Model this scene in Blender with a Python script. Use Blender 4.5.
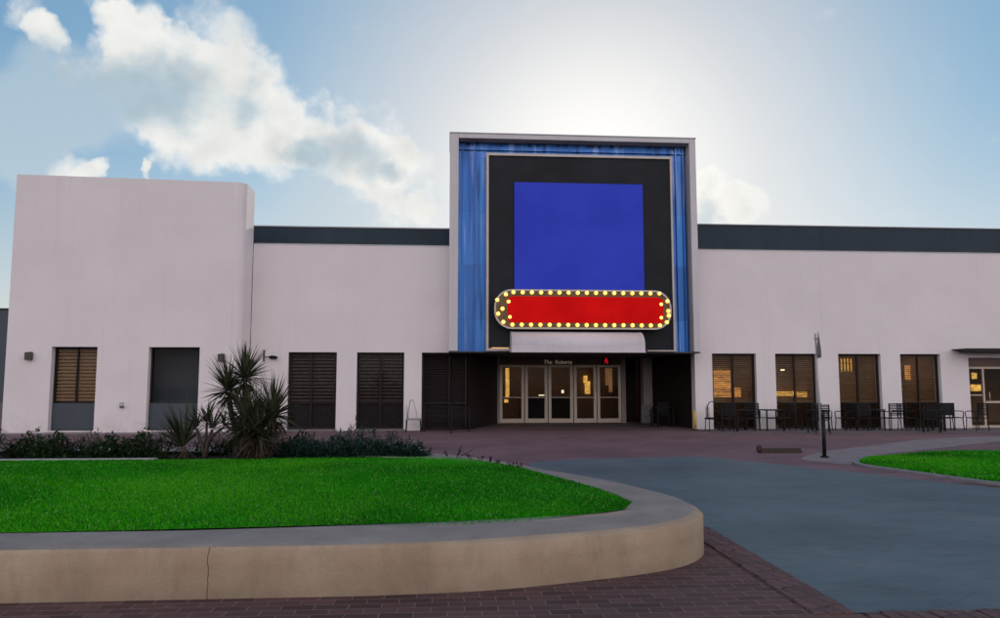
import bpy, bmesh, math, random
import numpy as np
from mathutils import Vector, Matrix

R = math.radians
sc = bpy.context.scene
COL = sc.collection
for o in list(bpy.data.objects):
    bpy.data.objects.remove(o)

# ------------------------------------------------------------------ camera
cd = bpy.data.cameras.new('camera')
cam = bpy.data.objects.new('camera', cd)
COL.objects.link(cam)
sc.camera = cam
cam.location = (0, 0, 1.6)
cam.rotation_euler = (R(90 + 5.2), 0, R(-4.0))
cd.sensor_width = 36
cd.lens = 722 / 1000 * 36
cd.shift_y = 10.3 / 1000
cd.clip_start = 0.05
cd.clip_end = 3000

# ------------------------------------------------------------------ exposure
sc.view_settings.view_transform = 'Standard'
sc.view_settings.look = 'None'
sc.view_settings.gamma = 1
sc.view_settings.use_curve_mapping = False
sc.view_settings.exposure = 0.0
sc.render.engine = 'CYCLES'
sc.cycles.use_denoising = True
sc.cycles.max_bounces = 8
sc.cycles.transparent_max_bounces = 16
sc.cycles.sample_clamp_indirect = 4.0
sc.cycles.caustics_reflective = False
sc.cycles.caustics_refractive = False

SUN_EL, SUN_AZ = R(17.0), R(11.7)
SUN_DIR = Vector((math.sin(SUN_AZ) * math.cos(SUN_EL), math.cos(SUN_AZ) * math.cos(SUN_EL), math.sin(SUN_EL)))


# ------------------------------------------------------------------ node helper
class NT:
    def __init__(s, tree):
        s.t = tree

    def n(s, typ, **kw):
        nd = s.t.nodes.new(typ)
        for k, v in kw.items():
            setattr(nd, k, v)
        return nd

    def put(s, sock, v):
        if v is None:
            return
        if isinstance(v, bpy.types.NodeSocket):
            s.t.links.new(v, sock)
        elif isinstance(v, (tuple, list, Vector)):
            if sock.type == 'RGBA' and len(v) == 3:
                v = (*v, 1)
            sock.default_value = v
        else:
            if sock.type == 'RGBA':
                v = (v, v, v, 1)
            elif sock.type == 'VECTOR':
                v = (v, v, v)
            sock.default_value = v

    def m(s, op, a, b=None, c=None, clamp=False):
        nd = s.n('ShaderNodeMath', operation=op)
        nd.use_clamp = clamp
        s.put(nd.inputs[0], a); s.put(nd.inputs[1], b); s.put(nd.inputs[2], c)
        return nd.outputs[0]

    def v(s, op, a, b=None, out=0):
        nd = s.n('ShaderNodeVectorMath', operation=op)
        s.put(nd.inputs[0], a)
        if b is not None:
            s.put(nd.inputs[1], b)
        return nd.outputs['Value'] if op in ('DOT_PRODUCT', 'LENGTH') else nd.outputs[0]

    def scale(s, a, f):
        nd = s.n('ShaderNodeVectorMath', operation='SCALE')
        s.put(nd.inputs[0], a); s.put(nd.inputs['Scale'], f)
        return nd.outputs[0]

    def mix(s, f, a, b, mode='MIX'):
        nd = s.n('ShaderNodeMix', data_type='RGBA', blend_type=mode)
        s.put(nd.inputs[0], f); s.put(nd.inputs[6], a); s.put(nd.inputs[7], b)
        return nd.outputs[2]

    def rng(s, x, a, b, c=0.0, d=1.0, smooth=False):
        nd = s.n('ShaderNodeMapRange', interpolation_type='SMOOTHSTEP' if smooth else 'LINEAR')
        s.put(nd.inputs[0], x)
        for i, q in enumerate((a, b, c, d)):
            s.put(nd.inputs[i + 1], q)
        return nd.outputs[0]

    def noise(s, vec, scale, detail=4, rough=0.55, dist=0.0, col=False):
        nd = s.n('ShaderNodeTexNoise')
        s.put(nd.inputs['Vector'], vec)
        nd.inputs['Scale'].default_value = scale
        nd.inputs['Detail'].default_value = detail
        nd.inputs['Roughness'].default_value = rough
        nd.inputs['Distortion'].default_value = dist
        return nd.outputs['Color' if col else 'Fac']

    def xyz(s, vec):
        nd = s.n('ShaderNodeSeparateXYZ'); s.put(nd.inputs[0], vec)
        return nd.outputs

    def comb(s, x, y, z):
        nd = s.n('ShaderNodeCombineXYZ')
        s.put(nd.inputs[0], x); s.put(nd.inputs[1], y); s.put(nd.inputs[2], z)
        return nd.outputs[0]


# ------------------------------------------------------------------ world: hazy low-sun sky with cumulus
def build_world():
    w = bpy.data.worlds.new('World')
    sc.world = w
    w.use_nodes = True
    N = NT(w.node_tree)
    bg = w.node_tree.nodes['Background']
    bg.inputs[1].default_value = 0.1
    sky = N.n('ShaderNodeTexSky', sky_type='NISHITA')
    sky.sun_disc = False
    sky.sun_elevation = SUN_EL
    sky.sun_rotation = SUN_AZ
    sky.air_density = 1.0
    sky.dust_density = 0.6
    sky.ozone_density = 1.5
    d = N.n('ShaderNodeTexCoord').outputs['Generated']
    d = N.v('NORMALIZE', d)
    X, Y, Z = N.xyz(d)
    csun = N.v('DOT_PRODUCT', d, tuple(SUN_DIR))
    near = N.rng(csun, 0.88, 0.998, smooth=True)
    # sky radiance compressed per channel: rolls off the glare round the sun (units: x0.1 at the Background)
    g = N.scale(sky.outputs[0], 2.25)
    den = N.v('ADD', N.scale(g, 1 / 11.0), (1, 1, 1))
    compressed = N.v('DIVIDE', g, den)
    haze = N.rng(Z, 0.36, 0.05, smooth=True)
    tint = N.mix(haze, (0.61, 0.89, 1.08), (1.02, 1.03, 1.06))
    tint = N.mix(near, tint, (1.03, 1.05, 1.07)) # (0.60, 0.90, 1.13), (1.05, 1.03, 1.02))
    base = N.v('MULTIPLY', compressed, tint)
    # ---- clouds of the photograph's half of the sky: soft lumps along a diagonal bank
    def dirpx(px, py):
        F = 722.0; yaw = R(4); t = R(5.2)
        fw = Vector((math.sin(yaw) * math.cos(t), math.cos(yaw) * math.cos(t), math.sin(t)))
        rt = Vector((math.cos(yaw), -math.sin(yaw), 0)); up = rt.cross(fw)
        return (fw + rt * ((px - 500) / F) + up * ((319.3 - py) / F)).normalized()
    w1 = N.scale(N.v('SUBTRACT', N.noise(d, 9.0, 7, 0.55, col=True), (0.5, 0.5, 0.5)), 0.13)
    w2 = N.scale(N.v('SUBTRACT', N.noise(N.v('ADD', d, (5.0, 2.0, 1.0)), 6.0, 5, 0.55, col=True), (0.5, 0.5, 0.5)), 0.22)
    def lumps(lst, d, p):
        tot = None
        for px, py, r in lst:
            c = dirpx(px, py)
            lim = math.cos(math.atan(r / 722.0 * 0.9))
            q = N.rng(N.v('DOT_PRODUCT', d, tuple(c)), lim, 1.0)
            q = N.m('POWER', q, p)
            tot = q if tot is None else N.m('MAXIMUM', tot, q) if False else N.m('ADD', tot, N.m('MULTIPLY', q, 1.0))
        return tot
    body = lumps([(122, 34, 24), (150, 34, 30), (160, 70, 50), (215, 80, 62), (250, 105, 58), (205, 120, 70), (255, 150, 40),
                  (300, 125, 40), (335, 145, 44), (372, 150, 48), (405, 170, 40), (425, 200, 28), (400, 205, 26), (355, 178, 40),
                  (100, 62, 30), (62, 62, 20), (45, 70, 18), (140, 98, 52), (175, 140, 50), (18, 15, 30), (28, 32, 20), (110, 4, 26),
                  (62, 170, 17), (86, 175, 12), (148, 173, 9), (714, 208, 30), (738, 215, 20), (703, 204, 22)], N.v('NORMALIZE', N.v('ADD', d, w1)), 0.8)
    shade = lumps([(60, 92, 80), (120, 100, 60), (180, 98, 46), (10, 90, 70), (245, 102, 34), (330, 160, 44), (375, 176, 40), (300, 150, 26), (408, 182, 22), (716, 216, 30)], N.v('NORMALIZE', N.v('ADD', d, w2)), 1.5)
    wisp = N.noise(d, 6.0, 4, 0.5)
    q1 = N.v('ADD', d, N.scale(N.v('SUBTRACT', N.noise(d, 5.0, 3, col=True), (0.5, 0.5, 0.5)), 0.06))
    fine = N.noise(N.v('ADD', q1, (3.1, 1.7, 0.3)), 17.0, 10, 0.56)
    bil = N.noise(N.v('ADD', q1, (1.1, 4.7, 0.3)), 13.0, 7, 0.5)
    bil = N.m('SUBTRACT', 1.0, N.m('MULTIPLY', N.m('ABSOLUTE', N.m('SUBTRACT', bil, 0.5)), 4.0))
    dens = N.m('ADD', body, N.m('ADD', N.m('MULTIPLY', N.m('SUBTRACT', wisp, 0.5), 1.3), N.m('MULTIPLY', N.m('SUBTRACT', fine, 0.5), 2.3)))
    front = N.rng(dens, 0.26, 1.40, smooth=True)
    shd = N.rng(N.m('ADD', shade, N.m('ADD', N.m('MULTIPLY', N.m('SUBTRACT', wisp, 0.5), 1.4), N.m('MULTIPLY', N.m('SUBTRACT', fine, 0.5), 0.7))), -0.1, 1.5, smooth=True)
    ccol = N.mix(shd, (8.7, 8.6, 8.2), (4.5, 5.5, 6.0))
    rim = N.rng(dens, 1.5, 0.6, smooth=True)
    ccol = N.mix(N.m('MULTIPLY', rim, N.m('SUBTRACT', 0.75, N.m('MULTIPLY', shd, 0.6))), ccol, (9.6, 9.5, 9.1))
    ccol = N.scale(ccol, N.rng(bil, -0.2, 1.0, 0.84, 1.06))
    base = N.mix(N.m('MULTIPLY', front, N.rng(shd, 0.0, 1.0, 0.95, 0.80)), base, ccol)
    dv = N.v('NORMALIZE', N.v('ADD', d, w2))
    veil2 = lumps([(10, 92, 80), (70, 96, 70), (120, 110, 60), (30, 130, 50), (330, 215, 90), (420, 210, 60)], dv, 1.2)
    veil2 = N.rng(N.m('ADD', veil2, N.m('MULTIPLY', N.m('SUBTRACT', wisp, 0.5), 1.0)), 0.0, 1.2, 0.0, 0.55, smooth=True)
    base = N.mix(N.m('MULTIPLY', veil2, N.m('SUBTRACT', 1.0, N.m('MULTIPLY', front, 0.9))), base, (5.6, 6.5, 7.0))
    base = N.v('ADD', base, N.scale((1.0, 0.93, 0.78), N.m('MULTIPLY', N.m('POWER', N.rng(csun, 0.972, 1.0), 2.0), 1.5)))
    # ---- unseen broken bright cloud, added over and behind the viewer to fill the walls
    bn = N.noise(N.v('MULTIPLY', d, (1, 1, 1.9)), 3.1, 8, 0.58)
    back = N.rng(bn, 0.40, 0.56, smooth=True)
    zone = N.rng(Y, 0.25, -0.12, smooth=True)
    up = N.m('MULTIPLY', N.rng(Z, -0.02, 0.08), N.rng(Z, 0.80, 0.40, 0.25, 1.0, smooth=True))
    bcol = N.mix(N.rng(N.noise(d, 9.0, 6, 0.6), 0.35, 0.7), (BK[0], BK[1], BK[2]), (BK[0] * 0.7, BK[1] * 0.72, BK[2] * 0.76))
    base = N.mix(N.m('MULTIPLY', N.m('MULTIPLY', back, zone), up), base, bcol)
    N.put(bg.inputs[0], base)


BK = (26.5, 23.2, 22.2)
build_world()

ld = bpy.data.lights.new('sun', 'SUN')
ld.energy = 2.6
ld.angle = R(0.53)
ld.color = (1.0, 0.88, 0.72)
sun = bpy.data.objects.new('sun', ld)
COL.objects.link(sun)
sun.location = (20, 60, 30)
sun.rotation_euler = SUN_DIR.to_track_quat('Z', 'Y').to_euler()


# ------------------------------------------------------------------ materials
MATS = {}


def mat(name, color=(0.5, 0.5, 0.5), rough=0.6, metal=0.0, spec=0.5, var=0.0, vscale=3.0, bump=0.0, bscale=40.0, coords='pos',
        color2=None, streak=0.0, emit=None, estr=0.0):
    if name in MATS:
        return MATS[name]
    m = bpy.data.materials.new(name)
    m.use_nodes = True
    N = NT(m.node_tree)
    b = m.node_tree.nodes['Principled BSDF']
    b.inputs['Roughness'].default_value = rough
    b.inputs['Metallic'].default_value = metal
    b.inputs['Specular IOR Level'].default_value = spec
    p = N.n('ShaderNodeNewGeometry').outputs['Position'] if coords == 'pos' else N.n('ShaderNodeTexCoord').outputs['Object']
    c = color
    if var or color2:
        f = N.rng(N.noise(p, vscale, 6, 0.6), 0.3, 0.7)
        c = N.mix(f, tuple(x * (1 - var) for x in color), color2 or tuple(min(1, x * (1 + var)) for x in color))
    if streak:
        x, y, z = N.xyz(p)
        s = N.noise(N.comb(N.m('MULTIPLY', x, 2.2), N.m('MULTIPLY', y, 2.2), N.m('MULTIPLY', z, 0.12)), 1.6, 6, 0.65)
        c = N.mix(N.rng(s, 0.38, 0.75, 0, streak), c, N.mix(1.0, c, (0.55, 0.52, 0.5), 'MULTIPLY'))
    N.put(b.inputs['Base Color'], c)
    if bump:
        bn = N.n('ShaderNodeBump')
        bn.inputs['Strength'].default_value = bump
        bn.inputs['Distance'].default_value = 0.01
        N.put(bn.inputs['Height'], N.noise(p, bscale, 5, 0.6))
        N.put(b.inputs['Normal'], bn.outputs[0])
    if emit:
        b.inputs['Emission Color'].default_value = (*emit, 1)
        b.inputs['Emission Strength'].default_value = estr
    MATS[name] = m
    return m


def principled(name):
    m = bpy.data.materials.new(name)
    m.use_nodes = True
    MATS[name] = m
    return m, NT(m.node_tree), m.node_tree.nodes['Principled BSDF']


def stucco_mat():
    m, N, b = principled('white stucco')
    p = N.n('ShaderNodeNewGeometry').outputs['Position']
    x, y, z = N.xyz(p)
    c = N.mix(N.rng(N.noise(p, 0.6, 6, 0.6), 0.3, 0.7), (0.715, 0.660, 0.672), (0.775, 0.718, 0.728))
    dirt = N.noise(N.v('MULTIPLY', p, (1.0, 1.0, 0.6)), 2.4, 7, 0.68)
    foot = N.m('MULTIPLY', N.rng(z, 0.75, 0.0), N.rng(dirt, 0.42, 0.7))
    c = N.mix(N.m('MULTIPLY', foot, 0.5), c, (0.33, 0.27, 0.26))
    run = N.noise(N.comb(N.m('MULTIPLY', x, 3.0), y, N.m('MULTIPLY', z, 0.10)), 1.7, 5, 0.65)
    c = N.mix(N.rng(run, 0.56, 0.80, 0, 0.16), c, (0.46, 0.42, 0.43))
    N.put(b.inputs['Base Color'], c)
    b.inputs['Roughness'].default_value = 0.92
    b.inputs['Specular IOR Level'].default_value = 0.15
    bn = N.n('ShaderNodeBump'); bn.inputs['Strength'].default_value = 0.3; bn.inputs['Distance'].default_value = 0.012
    N.put(bn.inputs['Height'], N.m('ADD', N.noise(p, 55, 5, 0.6), N.m('MULTIPLY', N.noise(p, 1.8, 3, 0.5), 2.5)))
    N.put(b.inputs['Normal'], bn.outputs[0])
    return m



STUCCO = stucco_mat()
ROOF = mat('blue grey roof metal', (0.026, 0.042, 0.060), 0.55, spec=0.2, var=0.14, vscale=1.2, streak=0.3)
COPE = mat('pale metal coping', (0.36, 0.37, 0.39), 0.45, metal=0.3, var=0.1)
ROOFTOP = mat('gravel roof', (0.25, 0.24, 0.23), 0.9, var=0.2)
FRAMEP = mat('pale tower panel', (0.56, 0.535, 0.565), 0.5, var=0.05, vscale=1.0, streak=0.22)
TRIM = mat('champagne metal trim', (0.42, 0.37, 0.34), 0.4, metal=0.25, var=0.12)
PANEL = mat('charcoal panel', (0.019, 0.021, 0.027), 0.55, spec=0.12, var=0.25, vscale=0.8)
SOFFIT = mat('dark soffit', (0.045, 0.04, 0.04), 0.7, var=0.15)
DARKM = mat('black metal', (0.010, 0.010, 0.012), 0.5, spec=0.15, coords='obj', var=0.2, vscale=8)
DARKF = mat('dark bronze frame', (0.022, 0.016, 0.015), 0.5, spec=0.15, var=0.2)
REVEAL = mat('grey window panel', (0.048, 0.060, 0.078), 0.55, var=0.12, vscale=2.0, streak=0.2)
WOOD = mat('brown shutter wood', (0.26, 0.145, 0.075), 0.6, spec=0.12, var=0.35, vscale=14)
WOODD = mat('dark brown shutter wood', (0.068, 0.046, 0.042), 0.6, spec=0.12, var=0.35, vscale=10)
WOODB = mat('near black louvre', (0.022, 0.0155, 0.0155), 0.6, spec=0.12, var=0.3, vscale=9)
BLIND = mat('bronze blind slat', (0.24, 0.145, 0.085), 0.4, spec=0.25, var=0.3, vscale=9)
ALU = mat('beige aluminium', (0.46, 0.385, 0.325), 0.4, metal=0.25, var=0.08)
INNER = mat('dim interior plaster', (0.20, 0.12, 0.07), 0.9, var=0.2, vscale=1.0)
INFL = mat('dim interior floor', (0.07, 0.05, 0.04), 0.5, var=0.2, vscale=2.0)
FASCIA = mat('brown fascia', (0.11, 0.068, 0.060), 0.6, var=0.2, vscale=1.5)
COLUMNM = mat('taupe column', (0.33, 0.28, 0.275), 0.8, var=0.08, vscale=2.0)
LETTER = mat('pale letters', (0.80, 0.72, 0.62), 0.4, emit=(1.0, 0.78, 0.6), estr=0.10)  # faint emission added to lift letters and door handles out of the recess shade
GALV = mat('galvanised steel', (0.42, 0.40, 0.40), 0.45, metal=0.4, coords='obj', var=0.2, vscale=6)
SIGNBACK = mat('dull sign back', (0.22, 0.2, 0.2), 0.5, metal=0.3, coords='obj', var=0.2, vscale=4)
YELLOW = mat('faded yellow paint', (0.52, 0.33, 0.07), 0.6, coords='obj', var=0.2, vscale=9)
AWN = mat('pale awning sheet', (0.60, 0.55, 0.60), 0.42, var=0.05, vscale=0.9, streak=0.15)
LAMPM = mat('dark wall lamp metal', (0.05, 0.04, 0.038), 0.5, coords='obj', var=0.2)
CONC = mat('grey kerb concrete', (0.20, 0.19, 0.20), 0.85, var=0.15, vscale=5, bump=0.4, bscale=60)
PALE = mat('pale path concrete', (0.19, 0.165, 0.175), 0.85, var=0.16, vscale=1.6, bump=0.3, bscale=50)
SIDEW = mat('sidewalk concrete', (0.125, 0.105, 0.112), 0.85, var=0.2, vscale=1.1, bump=0.3, bscale=50)
SOIL = mat('dark mulch soil', (0.030, 0.021, 0.022), 0.95, var=0.4, vscale=9, bump=1.0, bscale=30)
TURFSOIL = mat('lawn soil', (0.012, 0.05, 0.006), 0.95, var=0.3, vscale=9, bump=1.0, bscale=60)
FARWALL = mat('slate grey wall', (0.075, 0.09, 0.11), 0.8, var=0.08, vscale=0.6, bump=0.2, streak=0.15)
FARWALL2 = mat('grey wall base', (0.14, 0.125, 0.14), 0.8, var=0.1)
ASPH = mat('far ground', (0.06, 0.058, 0.06), 0.9, var=0.2, vscale=0.4)
BARK = mat('yucca bark', (0.055, 0.042, 0.035), 0.9, coords='obj', var=0.3, vscale=12, bump=0.8, bscale=20)
RUST = mat('weathered brown stop', (0.040, 0.024, 0.023), 0.8, coords='obj', var=0.3, vscale=9)
FLOWER = mat('white petals', (0.62, 0.6, 0.58), 0.6, coords='obj')
WOVEN = mat('pale woven seat', (0.38, 0.36, 0.39), 0.8, coords='obj', var=0.2, vscale=25)


def leafmat(name, c, c2, trans=0.3, rough=0.5):
    m, N, b = principled(name)
    rnd = N.n('ShaderNodeNewGeometry').outputs['Random Per Island']
    col = N.mix(rnd, c, c2)
    N.put(b.inputs['Base Color'], col)
    b.inputs['Roughness'].default_value = rough
    b.inputs['Specular IOR Level'].default_value = 0.12
    tr = N.n('ShaderNodeBsdfTranslucent')
    N.put(tr.inputs[0], col)
    mx = N.n('ShaderNodeMixShader')
    mx.inputs[0].default_value = trans
    N.put(mx.inputs[1], b.outputs[0]); N.put(mx.inputs[2], tr.outputs[0])
    N.put(m.node_tree.nodes['Material Output'].inputs[0], mx.outputs[0])
    return m


YUCCA = leafmat('yucca leaf', (0.022, 0.026, 0.016), (0.10, 0.11, 0.062), 0.2)
YUCCADRY = leafmat('dry yucca leaf', (0.05, 0.036, 0.026), (0.085, 0.06, 0.04), 0.2)
HEDGE = leafmat('hedge leaf', (0.008, 0.020, 0.008), (0.045, 0.080, 0.028), 0.2)
COVER = leafmat('blue green leaf', (0.008, 0.030, 0.022), (0.034, 0.075, 0.058), 0.2)
WEED = leafmat('weed leaf', (0.02, 0.018, 0.018), (0.05, 0.04, 0.035), 0.2)


def turf(name, dark, light):
    m, N, b = principled(name)
    geo = N.n('ShaderNodeNewGeometry')
    p = geo.outputs['Position']
    col = N.mix(geo.outputs['Random Per Island'], dark, light)
    patch = N.rng(N.noise(p, 0.42, 3, 0.5), 0.36, 0.62)
    col = N.mix(patch, N.mix(1.0, col, (0.55, 0.62, 0.6), 'MULTIPLY'), N.mix(1.0, col, (1.3, 1.12, 1.0), 'MULTIPLY'))
    yl = N.m('MULTIPLY', N.rng(N.noise(N.v('ADD', p, (7.3, 1.1, 0.0)), 0.33, 4, 0.55), 0.46, 0.66), 0.8)
    col = N.mix(yl, col, N.mix(geo.outputs['Random Per Island'], (0.03, 0.30, 0.003), (0.12, 0.58, 0.010)))
    dry = N.m('GREATER_THAN', geo.outputs['Random Per Island'], 0.945)
    col = N.mix(dry, col, (0.22, 0.44, 0.10))
    N.put(b.inputs['Base Color'], col)
    b.inputs['Roughness'].default_value = 0.55
    b.inputs['Specular IOR Level'].default_value = 0.12
    tr = N.n('ShaderNodeBsdfTranslucent'); N.put(tr.inputs[0], col)
    mx = N.n('ShaderNodeMixShader'); mx.inputs[0].default_value = 0.35
    N.put(mx.inputs[1], b.outputs[0]); N.put(mx.inputs[2], tr.outputs[0])
    N.put(m.node_tree.nodes['Material Output'].inputs[0], mx.outputs[0])
    return m


TURF = turf('vivid turf', (0.005, 0.15, 0.002), (0.034, 0.46, 0.004))


def glass(name, tint=(0.9, 0.93, 0.95), refl=(0.9, 0.95, 1.0), ior=1.19, dark=1.0):
    m = bpy.data.materials.new(name)
    m.use_nodes = True
    N = NT(m.node_tree)
    m.node_tree.nodes.remove(m.node_tree.nodes['Principled BSDF'])
    tr = N.n('ShaderNodeBsdfTransparent'); N.put(tr.inputs[0], tint)
    gl = N.n('ShaderNodeBsdfGlossy'); N.put(gl.inputs[0], refl); gl.inputs['Roughness'].default_value = 0.02
    p = N.n('ShaderNodeNewGeometry').outputs['Position']
    bn = N.n('ShaderNodeBump'); bn.inputs['Strength'].default_value = 0.12; bn.inputs['Distance'].default_value = 0.02
    N.put(bn.inputs['Height'], N.noise(p, 1.3, 2)); N.put(gl.inputs['Normal'], bn.outputs[0])
    fr = N.n('ShaderNodeFresnel'); fr.inputs[0].default_value = ior
    mx = N.n('ShaderNodeMixShader')
    N.put(mx.inputs[0], fr.outputs[0]); N.put(mx.inputs[1], tr.outputs[0]); N.put(mx.inputs[2], gl.outputs[0])
    N.put(m.node_tree.nodes['Material Output'].inputs[0], mx.outputs[0])
    return m


GLASS = glass('window glass')
GLASSD = glass('smoked glass', tint=(0.30, 0.33, 0.36))


def emis(name, c, s, mott=0.0):
    m = bpy.data.materials.new(name)
    m.use_nodes = True
    N = NT(m.node_tree)
    b = m.node_tree.nodes['Principled BSDF']
    b.inputs['Base Color'].default_value = (*[min(0.8, x) for x in c], 1)
    b.inputs['Emission Color'].default_value = (*c, 1)
    b.inputs['Emission Strength'].default_value = s
    if mott:
        p = N.n('ShaderNodeNewGeometry').outputs['Position']
        f = N.noise(N.v('MULTIPLY', p, (4.0, 1.0, 7.0)), 1.6, 4, 0.6)
        N.put(b.inputs['Emission Color'], N.mix(N.rng(f, 0.35, 0.65), tuple(x * (1 - mott) for x in c), c))
    return m


BULB = emis('lit bulb', (1.0, 0.70, 0.13), 2.6)
BULBG = emis('bulb socket glow', (0.62, 0.33, 0.03), 0.55)  # warm halo round each bulb put in as emission of its socket
WARM = emis('lit warm panel', (1.0, 0.42, 0.11), 0.72, 0.75)
WARM2 = emis('lit amber lamp', (1.0, 0.52, 0.10), 0.95, 0.7)
WARMDIM = emis('glowing curtain cloth', (0.55, 0.26, 0.10), 0.38, 0.7)  # the lobby curtain's lit look is put in as its own glow
WLAMP = emis('white lamp', (1.0, 0.82, 0.55), 1.3)
REDL = emis('red lamp', (1.0, 0.01, 0.03), 0.75)
STRIP = emis('amber strip lamp', (1.0, 0.5, 0.14), 1.4)


def screen_mat():
    m, N, b = principled('blue display')
    p = N.n('ShaderNodeNewGeometry').outputs['Position']
    x, y, z = N.xyz(p)
    seam = N.m('LESS_THAN', N.m('ABSOLUTE', N.m('SUBTRACT', N.m('FRACT', N.m('MULTIPLY', z, 1 / 0.98)), 0.5)), 0.012)
    seam2 = N.m('LESS_THAN', N.m('ABSOLUTE', N.m('SUBTRACT', N.m('FRACT', N.m('MULTIPLY', x, 1 / 0.93)), 0.5)), 0.008)
    s = N.m('MAXIMUM', seam, seam2)
    c = N.mix(N.rng(N.noise(p, 0.5, 3), 0.35, 0.7), (0.013, 0.026, 0.34), (0.019, 0.036, 0.40))
    c = N.mix(N.m('MULTIPLY', s, 0.16), c, (0.005, 0.01, 0.18))
    N.put(b.inputs['Emission Color'], c)
    b.inputs['Emission Strength'].default_value = 0.92
    N.put(b.inputs['Base Color'], (0.004, 0.005, 0.012)); b.inputs['Specular IOR Level'].default_value = 0.15
    b.inputs['Roughness'].default_value = 0.5
    return m


SCREEN = screen_mat()


def red_mat():
    m, N, b = principled('backlit red face')
    p = N.n('ShaderNodeNewGeometry').outputs['Position']
    f = N.rng(N.noise(p, 0.9, 3), 0.3, 0.7)
    c = N.mix(f, (0.58, 0.003, 0.004), (0.78, 0.006, 0.006))
    N.put(b.inputs['Emission Color'], c)
    b.inputs['Emission Strength'].default_value = 0.68
    N.put(b.inputs['Base Color'], (0.06, 0.001, 0.001)); b.inputs['Specular IOR Level'].default_value = 0.02
    b.inputs['Roughness'].default_value = 0.35
    return m


RED = red_mat()


def clad_mat():
    m, N, b = principled('blue brushed cladding')
    p = N.n('ShaderNodeNewGeometry').outputs['Position']
    x, y, z = N.xyz(p)
    s = N.noise(N.comb(N.m('MULTIPLY', x, 2.6), N.m('MULTIPLY', y, 3.0), N.m('MULTIPLY', z, 0.05)), 2.0, 3, 0.5)
    s2 = N.noise(N.comb(N.m('MULTIPLY', x, 2.6), 4.0, N.m('MULTIPLY', z, 0.16)), 1.6, 3, 0.5)
    c = N.mix(N.rng(s, 0.30, 0.68), (0.012, 0.075, 0.28), (0.05, 0.21, 0.60))
    c = N.mix(N.rng(s2, 0.56, 0.72, 0, 0.35), c, (0.42, 0.50, 0.72))
    c = N.mix(N.rng(s2, 0.42, 0.30, 0, 0.75), c, (0.008, 0.03, 0.12))
    sh = N.m('FRACT', N.m('MULTIPLY', z, 1 / 1.95))
    c = N.mix(N.m('MULTIPLY', N.m('LESS_THAN', sh, 0.008), 0.45), c, (0.006, 0.016, 0.05))
    pn = N.noise(N.comb(N.m('FLOOR', N.m('MULTIPLY', x, 1 / 0.45)), 0.0, N.m('FLOOR', N.m('MULTIPLY', z, 1 / 1.95))), 7.3, 0)
    c = N.mix(N.rng(pn, 0.35, 0.65, 0.0, 0.55), c, N.mix(1.0, c, (0.35, 0.42, 0.52), 'MULTIPLY'))
    N.put(b.inputs['Base Color'], c)
    b.inputs['Metallic'].default_value = 0.55
    N.put(b.inputs['Roughness'], N.rng(s, 0.3, 0.7, 0.18, 0.42))
    bn = N.n('ShaderNodeBump'); bn.inputs['Strength'].default_value = 0.5; bn.inputs['Distance'].default_value = 0.03
    N.put(bn.inputs['Height'], N.noise(N.comb(N.m('MULTIPLY', x, 2.2), N.m('MULTIPLY', y, 2.2), N.m('MULTIPLY', z, 0.25)), 1.5, 2))
    N.put(b.inputs['Normal'], bn.outputs[0])
    return m


CLAD = clad_mat()


def brick_mat(name, c1, c2, mortar, bw=0.24, bh=0.115, rot=0.0, fac=1.0):
    m, N, b = principled(name)
    p = N.n('ShaderNodeNewGeometry').outputs['Position']
    mp = N.n('ShaderNodeMapping'); mp.inputs['Rotation'].default_value = (0, 0, rot)
    N.put(mp.inputs['Vector'], N.v('ADD', p, N.scale(N.v('SUBTRACT', N.noise(p, 3.0, 2, col=True), (0.5, 0.5, 0.5)), 0.02)))
    br = N.n('ShaderNodeTexBrick')
    N.put(br.inputs['Vector'], mp.outputs[0])
    br.inputs['Scale'].default_value = 1.0
    br.inputs['Brick Width'].default_value = bw
    br.inputs['Row Height'].default_value = bh
    br.inputs['Mortar Size'].default_value = 0.006
    br.inputs['Mortar Smooth'].default_value = 0.3
    br.inputs['Color1'].default_value = (*c1, 1)
    br.inputs['Color2'].default_value = (*c2, 1)
    br.inputs['Mortar'].default_value = (*mortar, 1)
    big = N.noise(p, 0.45, 5, 0.6)
    dirt = N.noise(p, 7.0, 6, 0.65)
    c = N.mix(N.rng(big, 0.3, 0.72), N.mix(1.0, br.outputs['Color'], (0.72, 0.72, 0.75), 'MULTIPLY'), N.mix(1.0, br.outputs['Color'], (1.25, 1.2, 1.22), 'MULTIPLY'))
    c = N.mix(N.rng(dirt, 0.35, 0.8, 0, 0.45), c, N.mix(1.0, c, (0.5, 0.5, 0.5), 'MULTIPLY'))
    N.put(b.inputs['Base Color'], c)
    b.inputs['Roughness'].default_value = 0.8
    b.inputs['Specular IOR Level'].default_value = 0.3
    bn = N.n('ShaderNodeBump'); bn.inputs['Strength'].default_value = 0.6; bn.inputs['Distance'].default_value = 0.006
    N.put(bn.inputs['Height'], N.m('ADD', N.m('MULTIPLY', br.outputs['Fac'], -1.0), N.m('MULTIPLY', dirt, 0.9)))
    N.put(b.inputs['Normal'], bn.outputs[0])
    return m


BRICK = brick_mat('red brick pavers', (0.070, 0.037, 0.036), (0.125, 0.066, 0.061), (0.165, 0.130, 0.125))
BRICKFAR = brick_mat('plum plaza pavers', (0.145, 0.088, 0.100), (0.190, 0.112, 0.124), (0.17, 0.13, 0.135), 0.4, 0.2)
SOLDIER = brick_mat('border pavers', (0.095, 0.055, 0.055), (0.135, 0.080, 0.078), (0.03, 0.026, 0.027), 0.115, 0.24, R(-18))


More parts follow.
